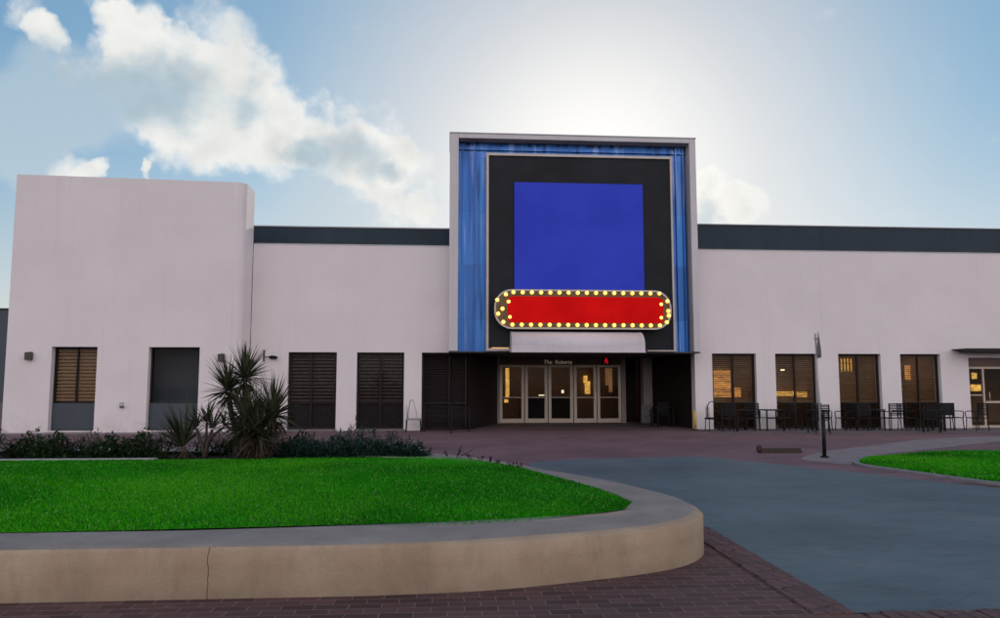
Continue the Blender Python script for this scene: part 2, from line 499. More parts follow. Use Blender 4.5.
def slate_mat():
    m, N, b = principled('blue grey slate paving')
    p = N.n('ShaderNodeNewGeometry').outputs['Position']
    x, y, z = N.xyz(p)
    warp = N.noise(p, 1.1, 4, 0.6)
    ln = N.noise(N.comb(N.m('MULTIPLY', x, 1.0), N.m('MULTIPLY', y, 3.6), 0.0), 1.9, 10, 0.72, 0.25)
    big = N.noise(p, 0.35, 5, 0.6)
    vo = N.n('ShaderNodeTexVoronoi', feature='DISTANCE_TO_EDGE')
    vo.inputs['Scale'].default_value = 1.0
    N.put(vo.inputs['Vector'], N.v('ADD', N.comb(N.m('MULTIPLY', x, 0.75), N.m('MULTIPLY', y, 1.5), 0.0), N.scale(N.noise(p, 2.2, 4, col=True), 0.22)))
    seam = N.rng(vo.outputs['Distance'], 0.006, 0.022, 1.0, 0.0)
    c = N.mix(N.rng(big, 0.3, 0.7), (0.056, 0.090, 0.110), (0.100, 0.144, 0.162))
    c = N.mix(N.rng(ln, 0.40, 0.78, 0, 0.55), c, (0.135, 0.165, 0.185))
    c = N.mix(N.rng(ln, 0.42, 0.26, 0, 0.55), c, (0.042, 0.062, 0.080))
    c = N.mix(N.m('MULTIPLY', seam, N.rng(warp, 0.48, 0.66, 0.0, 0.14)), c, (0.024, 0.034, 0.046))
    st = N.noise(N.comb(N.m('MULTIPLY', x, 1.3), N.m('MULTIPLY', y, 5.5), 3.0), 1.5, 6, 0.6)
    c = N.mix(N.rng(st, 0.58, 0.70, 0, 0.45), c, (0.038, 0.056, 0.074))
    blot = N.noise(N.v('ADD', p, (9.0, 4.0, 0.0)), 0.55, 7, 0.62)
    c = N.mix(N.rng(blot, 0.50, 0.68, 0, 0.5), c, (0.050, 0.068, 0.080))
    c = N.mix(N.rng(blot, 0.46, 0.32, 0, 0.45), c, (0.145, 0.170, 0.185))
    grit = N.noise(p, 90.0, 3, 0.7)
    c = N.mix(N.rng(grit, 0.58, 0.72, 0, 0.35), c, (0.19, 0.20, 0.21))
    c = N.mix(N.rng(grit, 0.42, 0.30, 0, 0.35), c, (0.03, 0.04, 0.05))
    N.put(b.inputs['Base Color'], c)
    b.inputs['Roughness'].default_value = 0.62
    b.inputs['Specular IOR Level'].default_value = 0.25
    bn = N.n('ShaderNodeBump'); bn.inputs['Strength'].default_value = 0.7; bn.inputs['Distance'].default_value = 0.012
    N.put(bn.inputs['Height'], N.m('SUBTRACT', ln, N.m('MULTIPLY', seam, 0.6)))
    N.put(b.inputs['Normal'], bn.outputs[0])
    return m


SLATE = slate_mat()


def planter_mat():
    m, N, b = principled('tan planter render')
    p = N.n('ShaderNodeNewGeometry').outputs['Position']
    x, y, z = N.xyz(p)
    f = N.rng(N.noise(p, 1.4, 6, 0.62), 0.3, 0.72)
    c = N.mix(f, (0.29, 0.21, 0.145), (0.43, 0.335, 0.24))
    st = N.noise(N.comb(N.m('MULTIPLY', x, 3.0), N.m('MULTIPLY', y, 3.0), N.m('MULTIPLY', z, 0.8)), 1.3, 6, 0.7)
    c = N.mix(N.rng(st, 0.52, 0.75, 0, 0.5), c, (0.19, 0.14, 0.10))
    pit = N.noise(p, 46.0, 4, 0.6)
    c = N.mix(N.rng(pit, 0.6, 0.75, 0, 0.4), c, (0.16, 0.12, 0.09))
    cr = N.m('ABSOLUTE', N.m('SUBTRACT', N.m('SUBTRACT', x, -1.80), N.m('MULTIPLY', N.m('SUBTRACT', N.noise(N.comb(0.0, 0.0, z), 5.0, 4, 0.6), 0.5), 0.07)))
    crk = N.m('MULTIPLY', N.rng(cr, 0.0015, 0.0045, 0.8, 0.0), N.m('LESS_THAN', y, 7.0))
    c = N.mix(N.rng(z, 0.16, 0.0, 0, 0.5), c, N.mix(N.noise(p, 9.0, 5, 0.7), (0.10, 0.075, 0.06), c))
    c = N.mix(crk, c, (0.05, 0.036, 0.028))
    N.put(b.inputs['Base Color'], c)
    b.inputs['Roughness'].default_value = 0.9
    b.inputs['Specular IOR Level'].default_value = 0.2
    bn = N.n('ShaderNodeBump'); bn.inputs['Strength'].default_value = 0.5; bn.inputs['Distance'].default_value = 0.01
    N.put(bn.inputs['Height'], N.m('SUBTRACT', N.m('ADD', pit, st), N.m('MULTIPLY', crk, 2.0)))
    N.put(b.inputs['Normal'], bn.outputs[0])
    return m


PLANTER = planter_mat()


def coping_mat():
    m, N, b = principled('grey coping concrete')
    p = N.n('ShaderNodeNewGeometry').outputs['Position']
    x, y, z = N.xyz(p)
    f = N.rng(N.noise(p, 2.2, 6, 0.62), 0.3, 0.72)
    c = N.mix(f, (0.18, 0.158, 0.142), (0.27, 0.238, 0.212))
    c = N.mix(N.rng(N.noise(p, 30, 4, 0.6), 0.55, 0.75, 0, 0.4), c, (0.085, 0.08, 0.08))
    jn = N.m('ABSOLUTE', N.m('SUBTRACT', N.m('SUBTRACT', x, -1.80), N.m('MULTIPLY', N.m('SUBTRACT', 5.75, y), -0.35)))
    jm = N.m('MULTIPLY', N.rng(jn, 0.004, 0.010, 0.7, 0.0), N.m('LESS_THAN', y, 7.0))
    c = N.mix(jm, c, (0.26, 0.25, 0.24))
    N.put(b.inputs['Base Color'], c)
    b.inputs['Roughness'].default_value = 0.75
    bn = N.n('ShaderNodeBump'); bn.inputs['Strength'].default_value = 0.4; bn.inputs['Distance'].default_value = 0.006
    N.put(bn.inputs['Height'], N.noise(p, 60, 4)); N.put(b.inputs['Normal'], bn.outputs[0])
    return m


COPING = coping_mat()


# ------------------------------------------------------------------ mesh builder
class MB:
    def __init__(s):
        s.b = bmesh.new()

    def box(s, x0, x1, y0, y1, z0, z1, bev=0.0, rot=None, about=None):
        t = bmesh.new()
        bmesh.ops.create_cube(t, size=1)
        bmesh.ops.scale(t, vec=(x1 - x0, y1 - y0, z1 - z0), verts=t.verts)
        if bev:
            bmesh.ops.bevel(t, geom=list(t.edges), offset=bev, segments=2, profile=0.5, affect='EDGES')
        bmesh.ops.translate(t, vec=((x0 + x1) / 2, (y0 + y1) / 2, (z0 + z1) / 2), verts=t.verts)
        if rot is not None:
            bmesh.ops.rotate(t, cent=about or ((x0 + x1) / 2, (y0 + y1) / 2, (z0 + z1) / 2), matrix=rot, verts=t.verts)
        s.join(t)
        return s

    def join(s, t):
        me = bpy.data.meshes.new('tmp'); t.to_mesh(me); t.free(); s.b.from_mesh(me); bpy.data.meshes.remove(me)

    def pane(s, x0, x1, y0, y1, z0, z1):
        y = (y0 + y1) / 2
        return s.quad((x0, y, z0), (x1, y, z0), (x1, y, z1), (x0, y, z1))

    def quad(s, *pts):
        s.b.faces.new([s.b.verts.new(p) for p in pts])
        return s

    def tube(s, pts, rad, seg=8, cap=True):
        pts = [Vector(p) for p in pts]
        rads = rad if isinstance(rad, (list, tuple)) else [rad] * len(pts)
        rings = []
        for i, p in enumerate(pts):
            d = (pts[min(i + 1, len(pts) - 1)] - pts[max(i - 1, 0)]).normalized()
            a = d.cross(Vector((0, 0, 1)) if abs(d.z) < 0.95 else Vector((1, 0, 0))).normalized()
            c = d.cross(a)
            rings.append([s.b.verts.new(p + (a * math.cos(2 * math.pi * k / seg) + c * math.sin(2 * math.pi * k / seg)) * rads[i]) for k in range(seg)])
        for i in range(len(rings) - 1):
            for k in range(seg):
                f = s.b.faces.new((rings[i][k], rings[i][(k + 1) % seg], rings[i + 1][(k + 1) % seg], rings[i + 1][k]))
                f.smooth = True
        if cap:
            s.b.faces.new(rings[0][::-1]); s.b.faces.new(rings[-1])
        return s

    def prism(s, poly, z0, z1):
        lo = [s.b.verts.new((x, y, z0)) for x, y in poly]
        hi = [s.b.verts.new((x, y, z1)) for x, y in poly]
        n = len(poly)
        s.b.faces.new(lo[::-1]); s.b.faces.new(hi)
        for i in range(n):
            s.b.faces.new((lo[i], lo[(i + 1) % n], hi[(i + 1) % n], hi[i]))
        return s

    def prismy(s, poly, y0, y1):
        """outline in x,z pushed through y"""
        a = [s.b.verts.new((x, y0, z)) for x, z in poly]
        c = [s.b.verts.new((x, y1, z)) for x, z in poly]
        n = len(poly)
        s.b.faces.new(a); s.b.faces.new(c[::-1])
        for i in range(n):
            s.b.faces.new((a[i], c[i], c[(i + 1) % n], a[(i + 1) % n]))
        return s

    def sphere(s, c, r, u=10, v=7, sq=(1, 1, 1)):
        t = bmesh.new()
        bmesh.ops.create_uvsphere(t, u_segments=u, v_segments=v, radius=r)
        for f in t.faces:
            f.smooth = True
        bmesh.ops.scale(t, vec=sq, verts=t.verts)
        bmesh.ops.translate(t, vec=c, verts=t.verts)
        s.join(t)
        return s

    def build(s, name, m, parent=None, origin=None, fix=True):
        """geometry is given in world metres (for parts: of the parent's frame at its place)"""
        if fix:
            bmesh.ops.recalc_face_normals(s.b, faces=s.b.faces)
        off = Vector(origin or (0, 0, 0))
        if parent is not None and origin is None:
            off = Vector(parent['base']) if 'base' in parent.keys() else Vector((0, 0, 0))
        if off.length:
            bmesh.ops.translate(s.b, vec=-off, verts=s.b.verts)
        me = bpy.data.meshes.new(name)
        s.b.to_mesh(me); s.b.free()
        me.materials.append(m)
        o = bpy.data.objects.new(name, me)
        COL.objects.link(o)
        if parent is not None:
            o.parent = parent
            if 'base' in parent.keys():
                o['base'] = list(off)          # sub-parts share the thing's frame
        elif origin:
            o.location = origin
        return o


def tag(o, label=None, cat=None, group=None, kind=None):
    if label: o['label'] = label
    if cat: o['category'] = cat
    if group: o['group'] = group
    if kind: o['kind'] = kind
    return o


def thing(name, label, cat, loc=(0, 0, 0), group=None, world=False):
    o = bpy.data.objects.new(name, None)
    COL.objects.link(o)
    o.location = loc
    o.empty_display_size = 0.2
    if world:
        o['base'] = list(loc)
    return tag(o, label, cat, group)


def copy_tree(o, parent=None):
    c = o.copy()
    COL.objects.link(c)
    c.parent = parent
    for ch in o.children:
        copy_tree(ch, c)
    return c


def sheet(name, poly, z, m, kind='structure'):
    b = MB()
    f = b.b.faces.new([b.b.verts.new((x, y, z)) for x, y in poly])
    f.normal_update()
    if f.normal.z < 0:
        f.normal_flip()
    bmesh.ops.triangulate(b.b, faces=b.b.faces[:])
    return tag(b.build(name, m, fix=False), kind=kind)


def smooth_poly(pts, n=6, closed=False):
    P = [Vector(p) for p in pts]
    out = []
    N = len(P)
    rngi = range(N if closed else N - 1)
    for i in rngi:
        p0 = P[(i - 1) % N] if closed or i > 0 else P[i]
        p1 = P[i]; p2 = P[(i + 1) % N]
        p3 = P[(i + 2) % N] if closed or i + 2 < N else p2
        for k in range(n):
            t = k / n
            out.append(0.5 * ((2 * p1) + (p2 - p0) * t + (2 * p0 - 5 * p1 + 4 * p2 - p3) * t * t + (3 * p1 - p0 - 3 * p2 + p3) * t ** 3))
    if not closed:
        out.append(P[-1])
    return out


# ------------------------------------------------------------------ the ground
sheet('ground', [(-400, -400), (400, -400), (400, 400), (-400, 400)], -0.012, ASPH)
sheet('pavement', [(-40, -14), (40, -14), (40, 11.5), (2.2, 11.5), (2.2, 25.75), (2.2, 12.6), (-40, 12.6)], 0.0, BRICK)
sheet('plaza', [(-40, 12.6), (2.2, 12.6), (2.2, 11.5), (40, 11.5), (40, 31), (-40, 31)], 0.0, BRICKFAR)
road = [(1.6, 14.9), (2.3, 15.5), (3.3, 15.75), (5.67, 16.05), (6.27, 14.95), (6.87, 13.95), (7.39, 13.05), (8.2, 11.4), (9.0, 9.9), (10.5, 7.0), (11.0, 5.05),
        (2.85, 5.05), (2.76, 6.63), (2.86, 8.0), (2.3, 10.0), (1.75, 12.0)]
sheet('driveway', road, 0.006, SLATE)
b = MB()
for i in range(26):
    t0 = 5.05 + i * 0.118
    xl = 2.55 + (t0 - 5.05) * 0.02
    b.box(xl, xl + 0.30, t0 + 0.004, t0 + 0.112, -0.02, 0.014 + 0.003 * ((i * 7) % 3), 0.008)
tag(b.build('kerb_strip', SOLDIER), kind='structure')
b = MB()
for i in range(60):
    x0 = 2.9 + i * 0.118
    b.box(x0 + 0.004, x0 + 0.112, 4.78, 5.04, -0.02, 0.014 + 0.003 * ((i * 5) % 3), 0.008)
tag(b.build('kerb_strip', SOLDIER), kind='structure')
sheet('path', [(v.x, v.y) for v in smooth_poly([(8.0, 14.2), (7.55, 15.0), (7.9, 15.8), (9.2, 17.2), (11.1, 18.5), (14.0, 20.6), (17, 21.6), (22, 22.2), (22, 20.4), (17.0, 20.2), (15.0, 19.3),
                                                        (12.4, 17.7), (10.6, 16.6), (9.2, 15.6), (8.35, 14.6)], 5, True)], 0.006, PALE)
sheet('sidewalk', [(8.95, 23.6), (26, 22.9), (26, 26.0), (8.95, 26.0)], 0.006, SIDEW)
sheet('entrance_floor', [(-0.98, 25.7), (8.95, 25.7), (8.95, 30.4), (-0.98, 30.4)], 0.008, mat('worn entrance paving', (0.135, 0.092, 0.100), 0.7, var=0.25, vscale=0.9, bump=0.3))

# ------------------------------------------------------------------ the building
def wall_mesh(b, x0, x1, z0, z1, yf, depth, openings, z1b=None):
    """front sheet with holes, reveals, back sheet"""
    z1b = z1 if z1b is None else z1b
    xs = sorted({x0, x1, *[o[0] for o in openings], *[o[1] for o in openings]})
    zs = sorted({z0, z1, *[o[2] for o in openings], *[o[3] for o in openings]})

    def hole(x, z):
        return any(o[0] < x < o[1] and o[2] < z < o[3] for o in openings)

    def top(x, z):
        return z1 + (z1b - z1) * (x - x0) / (x1 - x0) if z == z1 else z
    ca, cb = {}, {}

    def V(c, x, y, z):
        k = (x, z)
        if k not in c:
            c[k] = b.b.verts.new((x, y, top(x, z)))
        return c[k]
    yb = yf + depth
    for i in range(len(xs) - 1):
        for j in range(len(zs) - 1):
            xa, xb, za, zb = xs[i], xs[i + 1], zs[j], zs[j + 1]
            if hole((xa + xb) / 2, (za + zb) / 2):
                continue
            b.b.faces.new((V(ca, xa, yf, za), V(ca, xb, yf, za), V(ca, xb, yf, zb), V(ca, xa, yf, zb)))
            b.b.faces.new((V(cb, xa, yb, zb), V(cb, xb, yb, zb), V(cb, xb, yb, za), V(cb, xa, yb, za)))
            for (p, q, dx, dz) in (((xa, za), (xb, za), 0, -1), ((xb, za), (xb, zb), 1, 0), ((xb, zb), (xa, zb), 0, 1), ((xa, zb), (xa, za), -1, 0)):
                mx = (p[0] + q[0]) / 2 + dx * 1e-3; mz = (p[1] + q[1]) / 2 + dz * 1e-3
                if mx < x0 or mx > x1 or mz < z0 or mz > z1 or hole(mx, mz):
                    b.b.faces.new((V(ca, p[0], yf, p[1]), V(cb, p[0], yb, p[1]), V(cb, q[0], yb, q[1]), V(ca, q[0], yf, q[1])))


YW = 25.8
bld = thing('theatre_building', 'long white stucco theatre building with tall blank corner block and dark roof band', 'building', (4, YW, 0), world=True)
MIDW = [(-5.64, -3.96), (-3.26, -1.60)]
RW = [(9.57, 11.22), (11.95, 13.53), (14.35, 15.98), (16.74, 18.30)]
DOORR = (19.40, 24.2)
ENT = (-0.98, 8.92)
b = MB()
ops = [(a, c, 0.06, 2.75) for a, c in MIDW] + [(ENT[0], ENT[1], 0.0, 2.75)] + [(a, c, 0.0, 2.75) for a, c in RW] + [(DOORR[0], DOORR[1], 0.0, 2.62)]
wall_mesh(b, -6.95, 34, -0.05, 6.58, YW, 0.4, ops)
b.build('wall', STUCCO, bld, fix=False)
# corner block
BW = [(-12.99, -11.55), (-9.91, -8.27)]
b = MB()
wall_mesh(b, -14.42, -7.27, -0.05, 8.60, 24.6, 0.35, [(a, c, 0.12, 2.85) for a, c in BW], 8.47)
prev = None
cx, cy, r = -7.27, 24.9, 0.30
for k in range(13):
    a = -math.pi / 2 + k / 12 * math.pi / 2
    p = (cx + r * math.cos(a), cy + r * math.sin(a))
    if prev:
        f = b.b.faces.new([b.b.verts.new(q) for q in ((*prev, -0.05), (*p, -0.05), (*p, 8.47), (*prev, 8.47))])
        f.smooth = True
    prev = p
b.quad((-6.97, 24.9, -0.05), (-6.97, 25.82, -0.05), (-6.97, 25.82, 8.47), (-6.97, 24.9, 8.47))
b.quad((-14.42, 24.6, -0.05), (-14.42, 25.82, -0.05), (-14.42, 25.82, 8.60), (-14.42, 24.6, 8.60))
b.quad((-14.42, 25.82, -0.05), (-6.97, 25.82, -0.05), (-6.97, 25.82, 8.47), (-14.42, 25.82, 8.60))
bmesh.ops.remove_doubles(b.b, verts=b.b.verts[:], dist=0.0005)
b.build('corner_block', STUCCO, bld, fix=False)
b = MB()
b.quad((-14.42, 24.7, 8.44), (-7.1, 24.7, 8.40), (-6.98, 25.82, 8.40), (-14.42, 25.82, 8.44))
b.build('block_roof', ROOFTOP, bld)
b = MB()
b.box(-14.40, -7.05, 24.585, 24.60, -0.03, 0.055)
b.build('plinth', mat('grey plinth', (0.22, 0.2, 0.21), 0.85, var=0.15), bld)
# roof bands, set back
b = MB()
b.box(-9.5, 0.4, 26.75, 26.95, 6.3, 7.42)
b.build('roof_band', ROOF, bld)
b = MB(); b.box(-9.5, 0.4, 26.72, 26.98, 7.42, 7.46); b.build('coping', COPE, bld)
b = MB()
b.box(8.6, 34, 26.75, 26.95, 6.3, 7.75)
b.build('roof_band', ROOF, bld)
b = MB(); b.box(8.6, 34, 26.71, 26.98, 7.75, 7.785); b.build('coping', COPE, bld)
b = MB(); b.box(-6.94, 34, YW - 0.015, YW + 0.42, 6.58, 6.615); b.build('coping', COPE, bld)
b = MB(); b.box(-6.94, 34, 26.2, 55, 6.1, 6.3); b.box(-14.4, -6.94, 26.01, 55, 6.1, 6.3); b.build('roof', ROOFTOP, bld)
b = MB()
b.box(33.7, 34, 26.2, 55, -0.05, 6.1); b.box(-6.96, 34, 54.7, 55, -0.05, 6.1); b.box(-14.40, -14.1, 26.01, 54.7, -0.05, 6.1); b.box(-14.1, -6.96, 54.7, 55, -0.05, 6.1)
b.build('rear_wall', STUCCO, bld)


def louvre(b, x0, x1, z0, z1, y, pitch=0.075, depth=0.05, ang=35, thick=0.008):
    n = int((z1 - z0) / pitch)
    for i in range(n):
        z = z0 + (i + 0.5) * (z1 - z0) / n
        b.box(x0, x1, y - depth / 2, y + depth / 2, z - thick / 2, z + thick / 2, rot=Matrix.Rotation(R(ang), 3, 'X'))


def frame_boxes(b, x0, x1, z0, z1, y0, y1, t=0.06, mull=(), trans=()):
    b.box(x0, x0 + t, y0, y1, z0, z1)
    b.box(x1 - t, x1, y0, y1, z0, z1)
    b.box(x0 + t, x1 - t, y0, y1, z1 - t, z1)
    b.box(x0 + t, x1 - t, y0, y1, z0, z0 + t)
    for m_ in mull:
        b.box(m_ - t * 0.42, m_ + t * 0.42, y0 + 0.004, y1 - 0.004, z0 + t, z1 - t)
    for z in trans:
        b.box(x0 + t, x1 - t, y0 + 0.008, y1 - 0.008, z - t * 0.4, z + t * 0.4)


# two windows of the corner block
for k, (x0, x1) in enumerate(BW):
    b = MB(); frame_boxes(b, x0, x1, 0.12, 2.85, 24.82, 24.90, 0.055, trans=(1.02,), mull=((x0 + x1) / 2,) if k == 0 else ())
    w = b.build('window', DARKF, bld)
    w['label'] = ('window with warm brown slatted shutters over a grey lower panel', 'window with black glass over a grey lower panel')[k]
    b = MB(); b.box(x0 + 0.02, x1 - 0.02, 24.79, 24.83, 0.125, 1.0); b.build('lower_panel', REVEAL, w)
    b = MB(); b.pane(x0 + 0.03, x1 - 0.03, 24.855, 24.863, 1.05, 2.80); b.build('pane', GLASS if k == 0 else GLASSD, w)
    if k == 0:
        for (xa, xb) in ((x0 + 0.05, (x0 + x1) / 2 - 0.02), ((x0 + x1) / 2 + 0.02, x1 - 0.05)):
            b = MB(); louvre(b, xa, xb, 1.06, 2.79, 24.94, 0.115, 0.10, 58, 0.012); b.build('shutter', WOOD, w)
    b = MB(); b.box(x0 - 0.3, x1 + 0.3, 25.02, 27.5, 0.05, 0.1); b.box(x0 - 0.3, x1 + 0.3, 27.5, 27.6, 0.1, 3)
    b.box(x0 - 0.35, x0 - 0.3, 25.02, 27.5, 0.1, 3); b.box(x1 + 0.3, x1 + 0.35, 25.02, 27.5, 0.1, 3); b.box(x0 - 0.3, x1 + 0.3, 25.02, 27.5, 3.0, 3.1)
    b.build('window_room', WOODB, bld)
    b = MB(); b.box(x0 - 0.06, x1 + 0.06, 24.55, 24.80, 0.075, 0.12, 0.008); b.build('sill', STUCCO, w)

# two shuttered windows left of the entrance
for k, (x0, x1) in enumerate(MIDW):
    xm = x0 + (x1 - x0) * (0.47, 0.5)[k]
    b = MB(); frame_boxes(b, x0, x1, 0.06, 2.75, YW + 0.14, YW + 0.22, 0.07, mull=(xm,), trans=(0.98,))
    w = b.build('window', DARKF, bld)
    b = MB(); b.pane(x0 + 0.03, x1 - 0.03, YW + 0.175, YW + 0.183, 0.10, 2.70); b.build('pane', GLASS, w)
    for (xa, xb) in ((x0 + 0.06, xm - 0.02), (xm + 0.02, x1 - 0.06)):
        b = MB(); louvre(b, xa, xb, 1.0, 2.70, YW + 0.28, 0.115, 0.105, 52, 0.012); b.build('shutter', WOODD, w)
    b = MB(); b.box(x0 + 0.03, x1 - 0.03, YW + 0.24, YW + 0.28, 0.10, 0.96); b.build('lower_panel', WOODB, w)
    b = MB(); b.box(x0 - 0.05, x1 + 0.05, YW - 0.05, YW + 0.13, 0.02, 0.06, 0.006); b.build('sill', CONC, w)
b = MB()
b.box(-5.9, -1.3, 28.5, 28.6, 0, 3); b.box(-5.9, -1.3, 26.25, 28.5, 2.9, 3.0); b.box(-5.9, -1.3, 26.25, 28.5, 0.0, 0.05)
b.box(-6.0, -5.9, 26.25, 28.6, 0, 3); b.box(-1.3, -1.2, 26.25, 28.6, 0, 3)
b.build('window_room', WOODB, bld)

# cafe windows on the right
for k, (x0, x1) in enumerate(RW):
    xm = (x0 + x1) / 2
    b = MB(); frame_boxes(b, x0, x1, 0.02, 2.75, YW + 0.16, YW + 0.24, 0.065, mull=(xm,), trans=(0.95,))
    w = b.build('window', DARKF, bld)
    b = MB(); b.pane(x0 + 0.03, x1 - 0.03, YW + 0.19, YW + 0.198, 0.06, 0.93); b.build('pane', GLASSD, w)
    b = MB(); b.pane(x0 + 0.03, x1 - 0.03, YW + 0.19, YW + 0.198, 0.97, 2.70); b.build('pane', GLASS, w)
    rr = random.Random(30 + k)
    b = MB()
    for (xa, xb) in ((x0 + 0.06, xm - 0.02), (xm + 0.02, x1 - 0.06)):
        z = 0.62
        while z < 2.68:
            b.box(xa, xb, YW + 0.27, YW + 0.33, z - 0.005, z + 0.005, rot=Matrix.Rotation(R(rr.uniform(8, 34)), 3, 'X'))
            z += 0.075
    b.build('blind', BLIND, w)
b = MB()
b.box(9.2, 18.7, 29.6, 29.7, 0, 3.0); b.box(9.1, 9.2, 26.25, 29.7, 0, 3.0); b.box(18.7, 18.8, 26.25, 29.7, 0, 3)
b.box(9.2, 18.7, 26.25, 29.6, 2.92, 3.0)
for x in (11.58, 13.94, 16.36):
    b.box(x - 0.12, x + 0.12, 26.25, 27.2, 0.03, 2.92)
b.build('cafe_wall', INNER, bld)
b = MB(); b.box(9.2, 18.7, 26.25, 29.6, -0.02, 0.03); b.build('cafe_floor', INFL, bld)

# right-hand double door
b = MB(); frame_boxes(b, DOORR[0], DOORR[1], 0.0, 2.3, YW + 0.22, YW + 0.32, 0.09, mull=(20.12, 21.2, 22.3, 23.3), trans=())
d = b.build('door', ALU, bld)
d['label'] = 'aluminium framed glass door at the right end of the building'
b = MB(); b.box(20.2, 21.15, YW + 0.235, YW + 0.30, 0.92, 1.0); b.box(19.5, 20.06, YW + 0.235, YW + 0.30, 1.2, 1.24); b.box(21.25, 22.25, YW + 0.235, YW + 0.30, 0.92, 1.0); b.build('push_rail', ALU, d)
b = MB(); b.pane(19.45, 24.15, YW + 0.265, YW + 0.273, 0.05, 2.25); b.build('pane', GLASS, d)
b = MB(); b.tube([(20.30, YW + 0.18, 1.0), (20.30, YW + 0.18, 1.35)], 0.018); b.build('handle', ALU, d)
b = MB(); b.box(DOORR[0] + 0.002, DOORR[1] - 0.002, YW + 0.12, YW + 0.36, 2.31, 2.615); b.build('transom_panel', FASCIA, bld)
b = MB()
b.box(19.0, 24.6, 29.4, 29.5, 0, 3); b.box(18.9, 19.0, 26.25, 29.5, 0, 3); b.box(24.6, 24.7, 26.25, 29.5, 0, 3); b.box(19.0, 24.6, 26.25, 29.4, 2.8, 2.9); b.box(19.0, 24.6, 26.2, 29.4, -0.02, 0.03)
b.build('hall_wall', INNER, bld)
b = MB()
b.prismy([(18.75, 2.93), (19.1, 2.80), (24.8, 2.80), (24.8, 2.93)], 24.95, YW - 0.003)
b.build('door_canopy', DARKF, bld)

# entrance recess
b = MB()
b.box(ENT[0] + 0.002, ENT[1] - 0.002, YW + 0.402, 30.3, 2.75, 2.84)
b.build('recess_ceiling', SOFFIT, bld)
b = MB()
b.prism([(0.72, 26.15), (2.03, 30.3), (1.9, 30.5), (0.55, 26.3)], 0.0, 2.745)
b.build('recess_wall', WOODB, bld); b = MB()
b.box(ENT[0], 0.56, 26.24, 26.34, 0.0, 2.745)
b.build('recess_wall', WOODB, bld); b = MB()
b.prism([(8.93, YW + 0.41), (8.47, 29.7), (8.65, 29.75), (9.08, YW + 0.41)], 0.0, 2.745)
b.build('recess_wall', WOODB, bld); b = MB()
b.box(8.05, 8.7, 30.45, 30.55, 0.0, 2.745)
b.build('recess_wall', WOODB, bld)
b = MB(); frame_boxes(b, ENT[0] + 0.01, 0.62, 0.02, 2.73, 26.08, 26.16, 0.06, mull=(0.0,), trans=(0.95,)); w = b.build('shutter_screen', DARKF, bld)
b = MB(); louvre(b, ENT[0] + 0.07, -0.03, 0.06, 2.68, 26.19, 0.085, 0.075, 55, 0.01); b.build('shutter', WOODB, w)
b = MB(); louvre(b, 0.03, 0.56, 0.06, 2.68, 26.19, 0.085, 0.075, 55, 0.01); b.build('shutter', WOODB, w)
# ribs on the right side wall
b = MB()
for i in range(30):
    z = 0.06 + i * 0.09
    b.prism([(8.915, YW + 0.43), (8.46, 29.66), (8.445, 29.66), (8.90, YW + 0.43)], z, z + 0.05)
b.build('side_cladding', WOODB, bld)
b = MB()
b.prism([(8.08 + 0.0, 29.75), (8.46, 29.75), (8.46, 30.2), (8.08, 30.2)], 0.0, 2.74)
b.build('column', COLUMNM, bld)
b = MB(); b.box(2.03, 7.42, 30.26, 30.42, 2.455, 2.748); b.build('door_fascia', FASCIA, bld)
b = MB(); b.box(1.98, 2.10, 30.20, 30.40, 0.0, 2.748); b.build('door_jamb', COLUMNM, bld); b = MB(); b.box(7.26, 7.44, 30.20, 30.40, 0, 2.748); b.build('door_jamb', COLUMNM, bld)
b = MB(); b.box(7.44, 8.06, 30.9, 31.0, 0.0, 2.74); b.build('recess_wall', WOODB, bld)

PANELS = [(2.10, 3.13), (3.16, 4.12), (4.15, 5.20), (5.23, 6.20), (6.23, 7.25)]
for k, (x0, x1) in enumerate(PANELS):
    b = MB()
    t = 0.13 if k in (1, 2, 3) else 0.12
    y0, y1 = 30.25, 30.32
    b.box(x0, x0 + t, y0, y1, 0.02, 2.44, 0.006); b.box(x1 - t, x1, y0, y1, 0.02, 2.44, 0.006)
    b.box(x0 + t, x1 - t, y0, y1, 2.34, 2.44, 0.006); b.box(x0 + t, x1 - t, y0, y1, 0.02, 0.20, 0.006)
    d = b.build('door', ALU, bld)
    b = MB(); b.pane(x0 + t - 0.01, x1 - t + 0.01, 30.28, 30.288, 0.18, 2.36); b.build('pane', GLASS, d)
    b = MB(); b.box(x0 + t, x1 - t, 30.20, 30.24, 1.06, 1.10, 0.006); b.build('push_bar', ALU, d)
    if k in (1, 3):
        hx = x1 - 0.07 if k == 1 else x1 - 0.07
        b = MB(); b.tube([(hx, 30.19, 0.95), (hx, 30.19, 1.3)], 0.016); b.build('handle', LETTER, d)
# lobby behind the doors
b = MB()
b.box(1.4, 9.0, 35.0, 35.1, 0, 3.1); b.box(1.3, 1.4, 30.5, 35.1, 0, 3.1); b.box(9.0, 9.1, 30.6, 35.1, 0, 3.1); b.box(1.4, 9.0, 30.6, 35.0, 3.0, 3.1)
b.build('lobby_wall', INNER, bld)
b = MB(); b.box(1.4, 9.0, 30.45, 35.0, -0.03, 0.03); b.build('lobby_floor', INFL, bld)

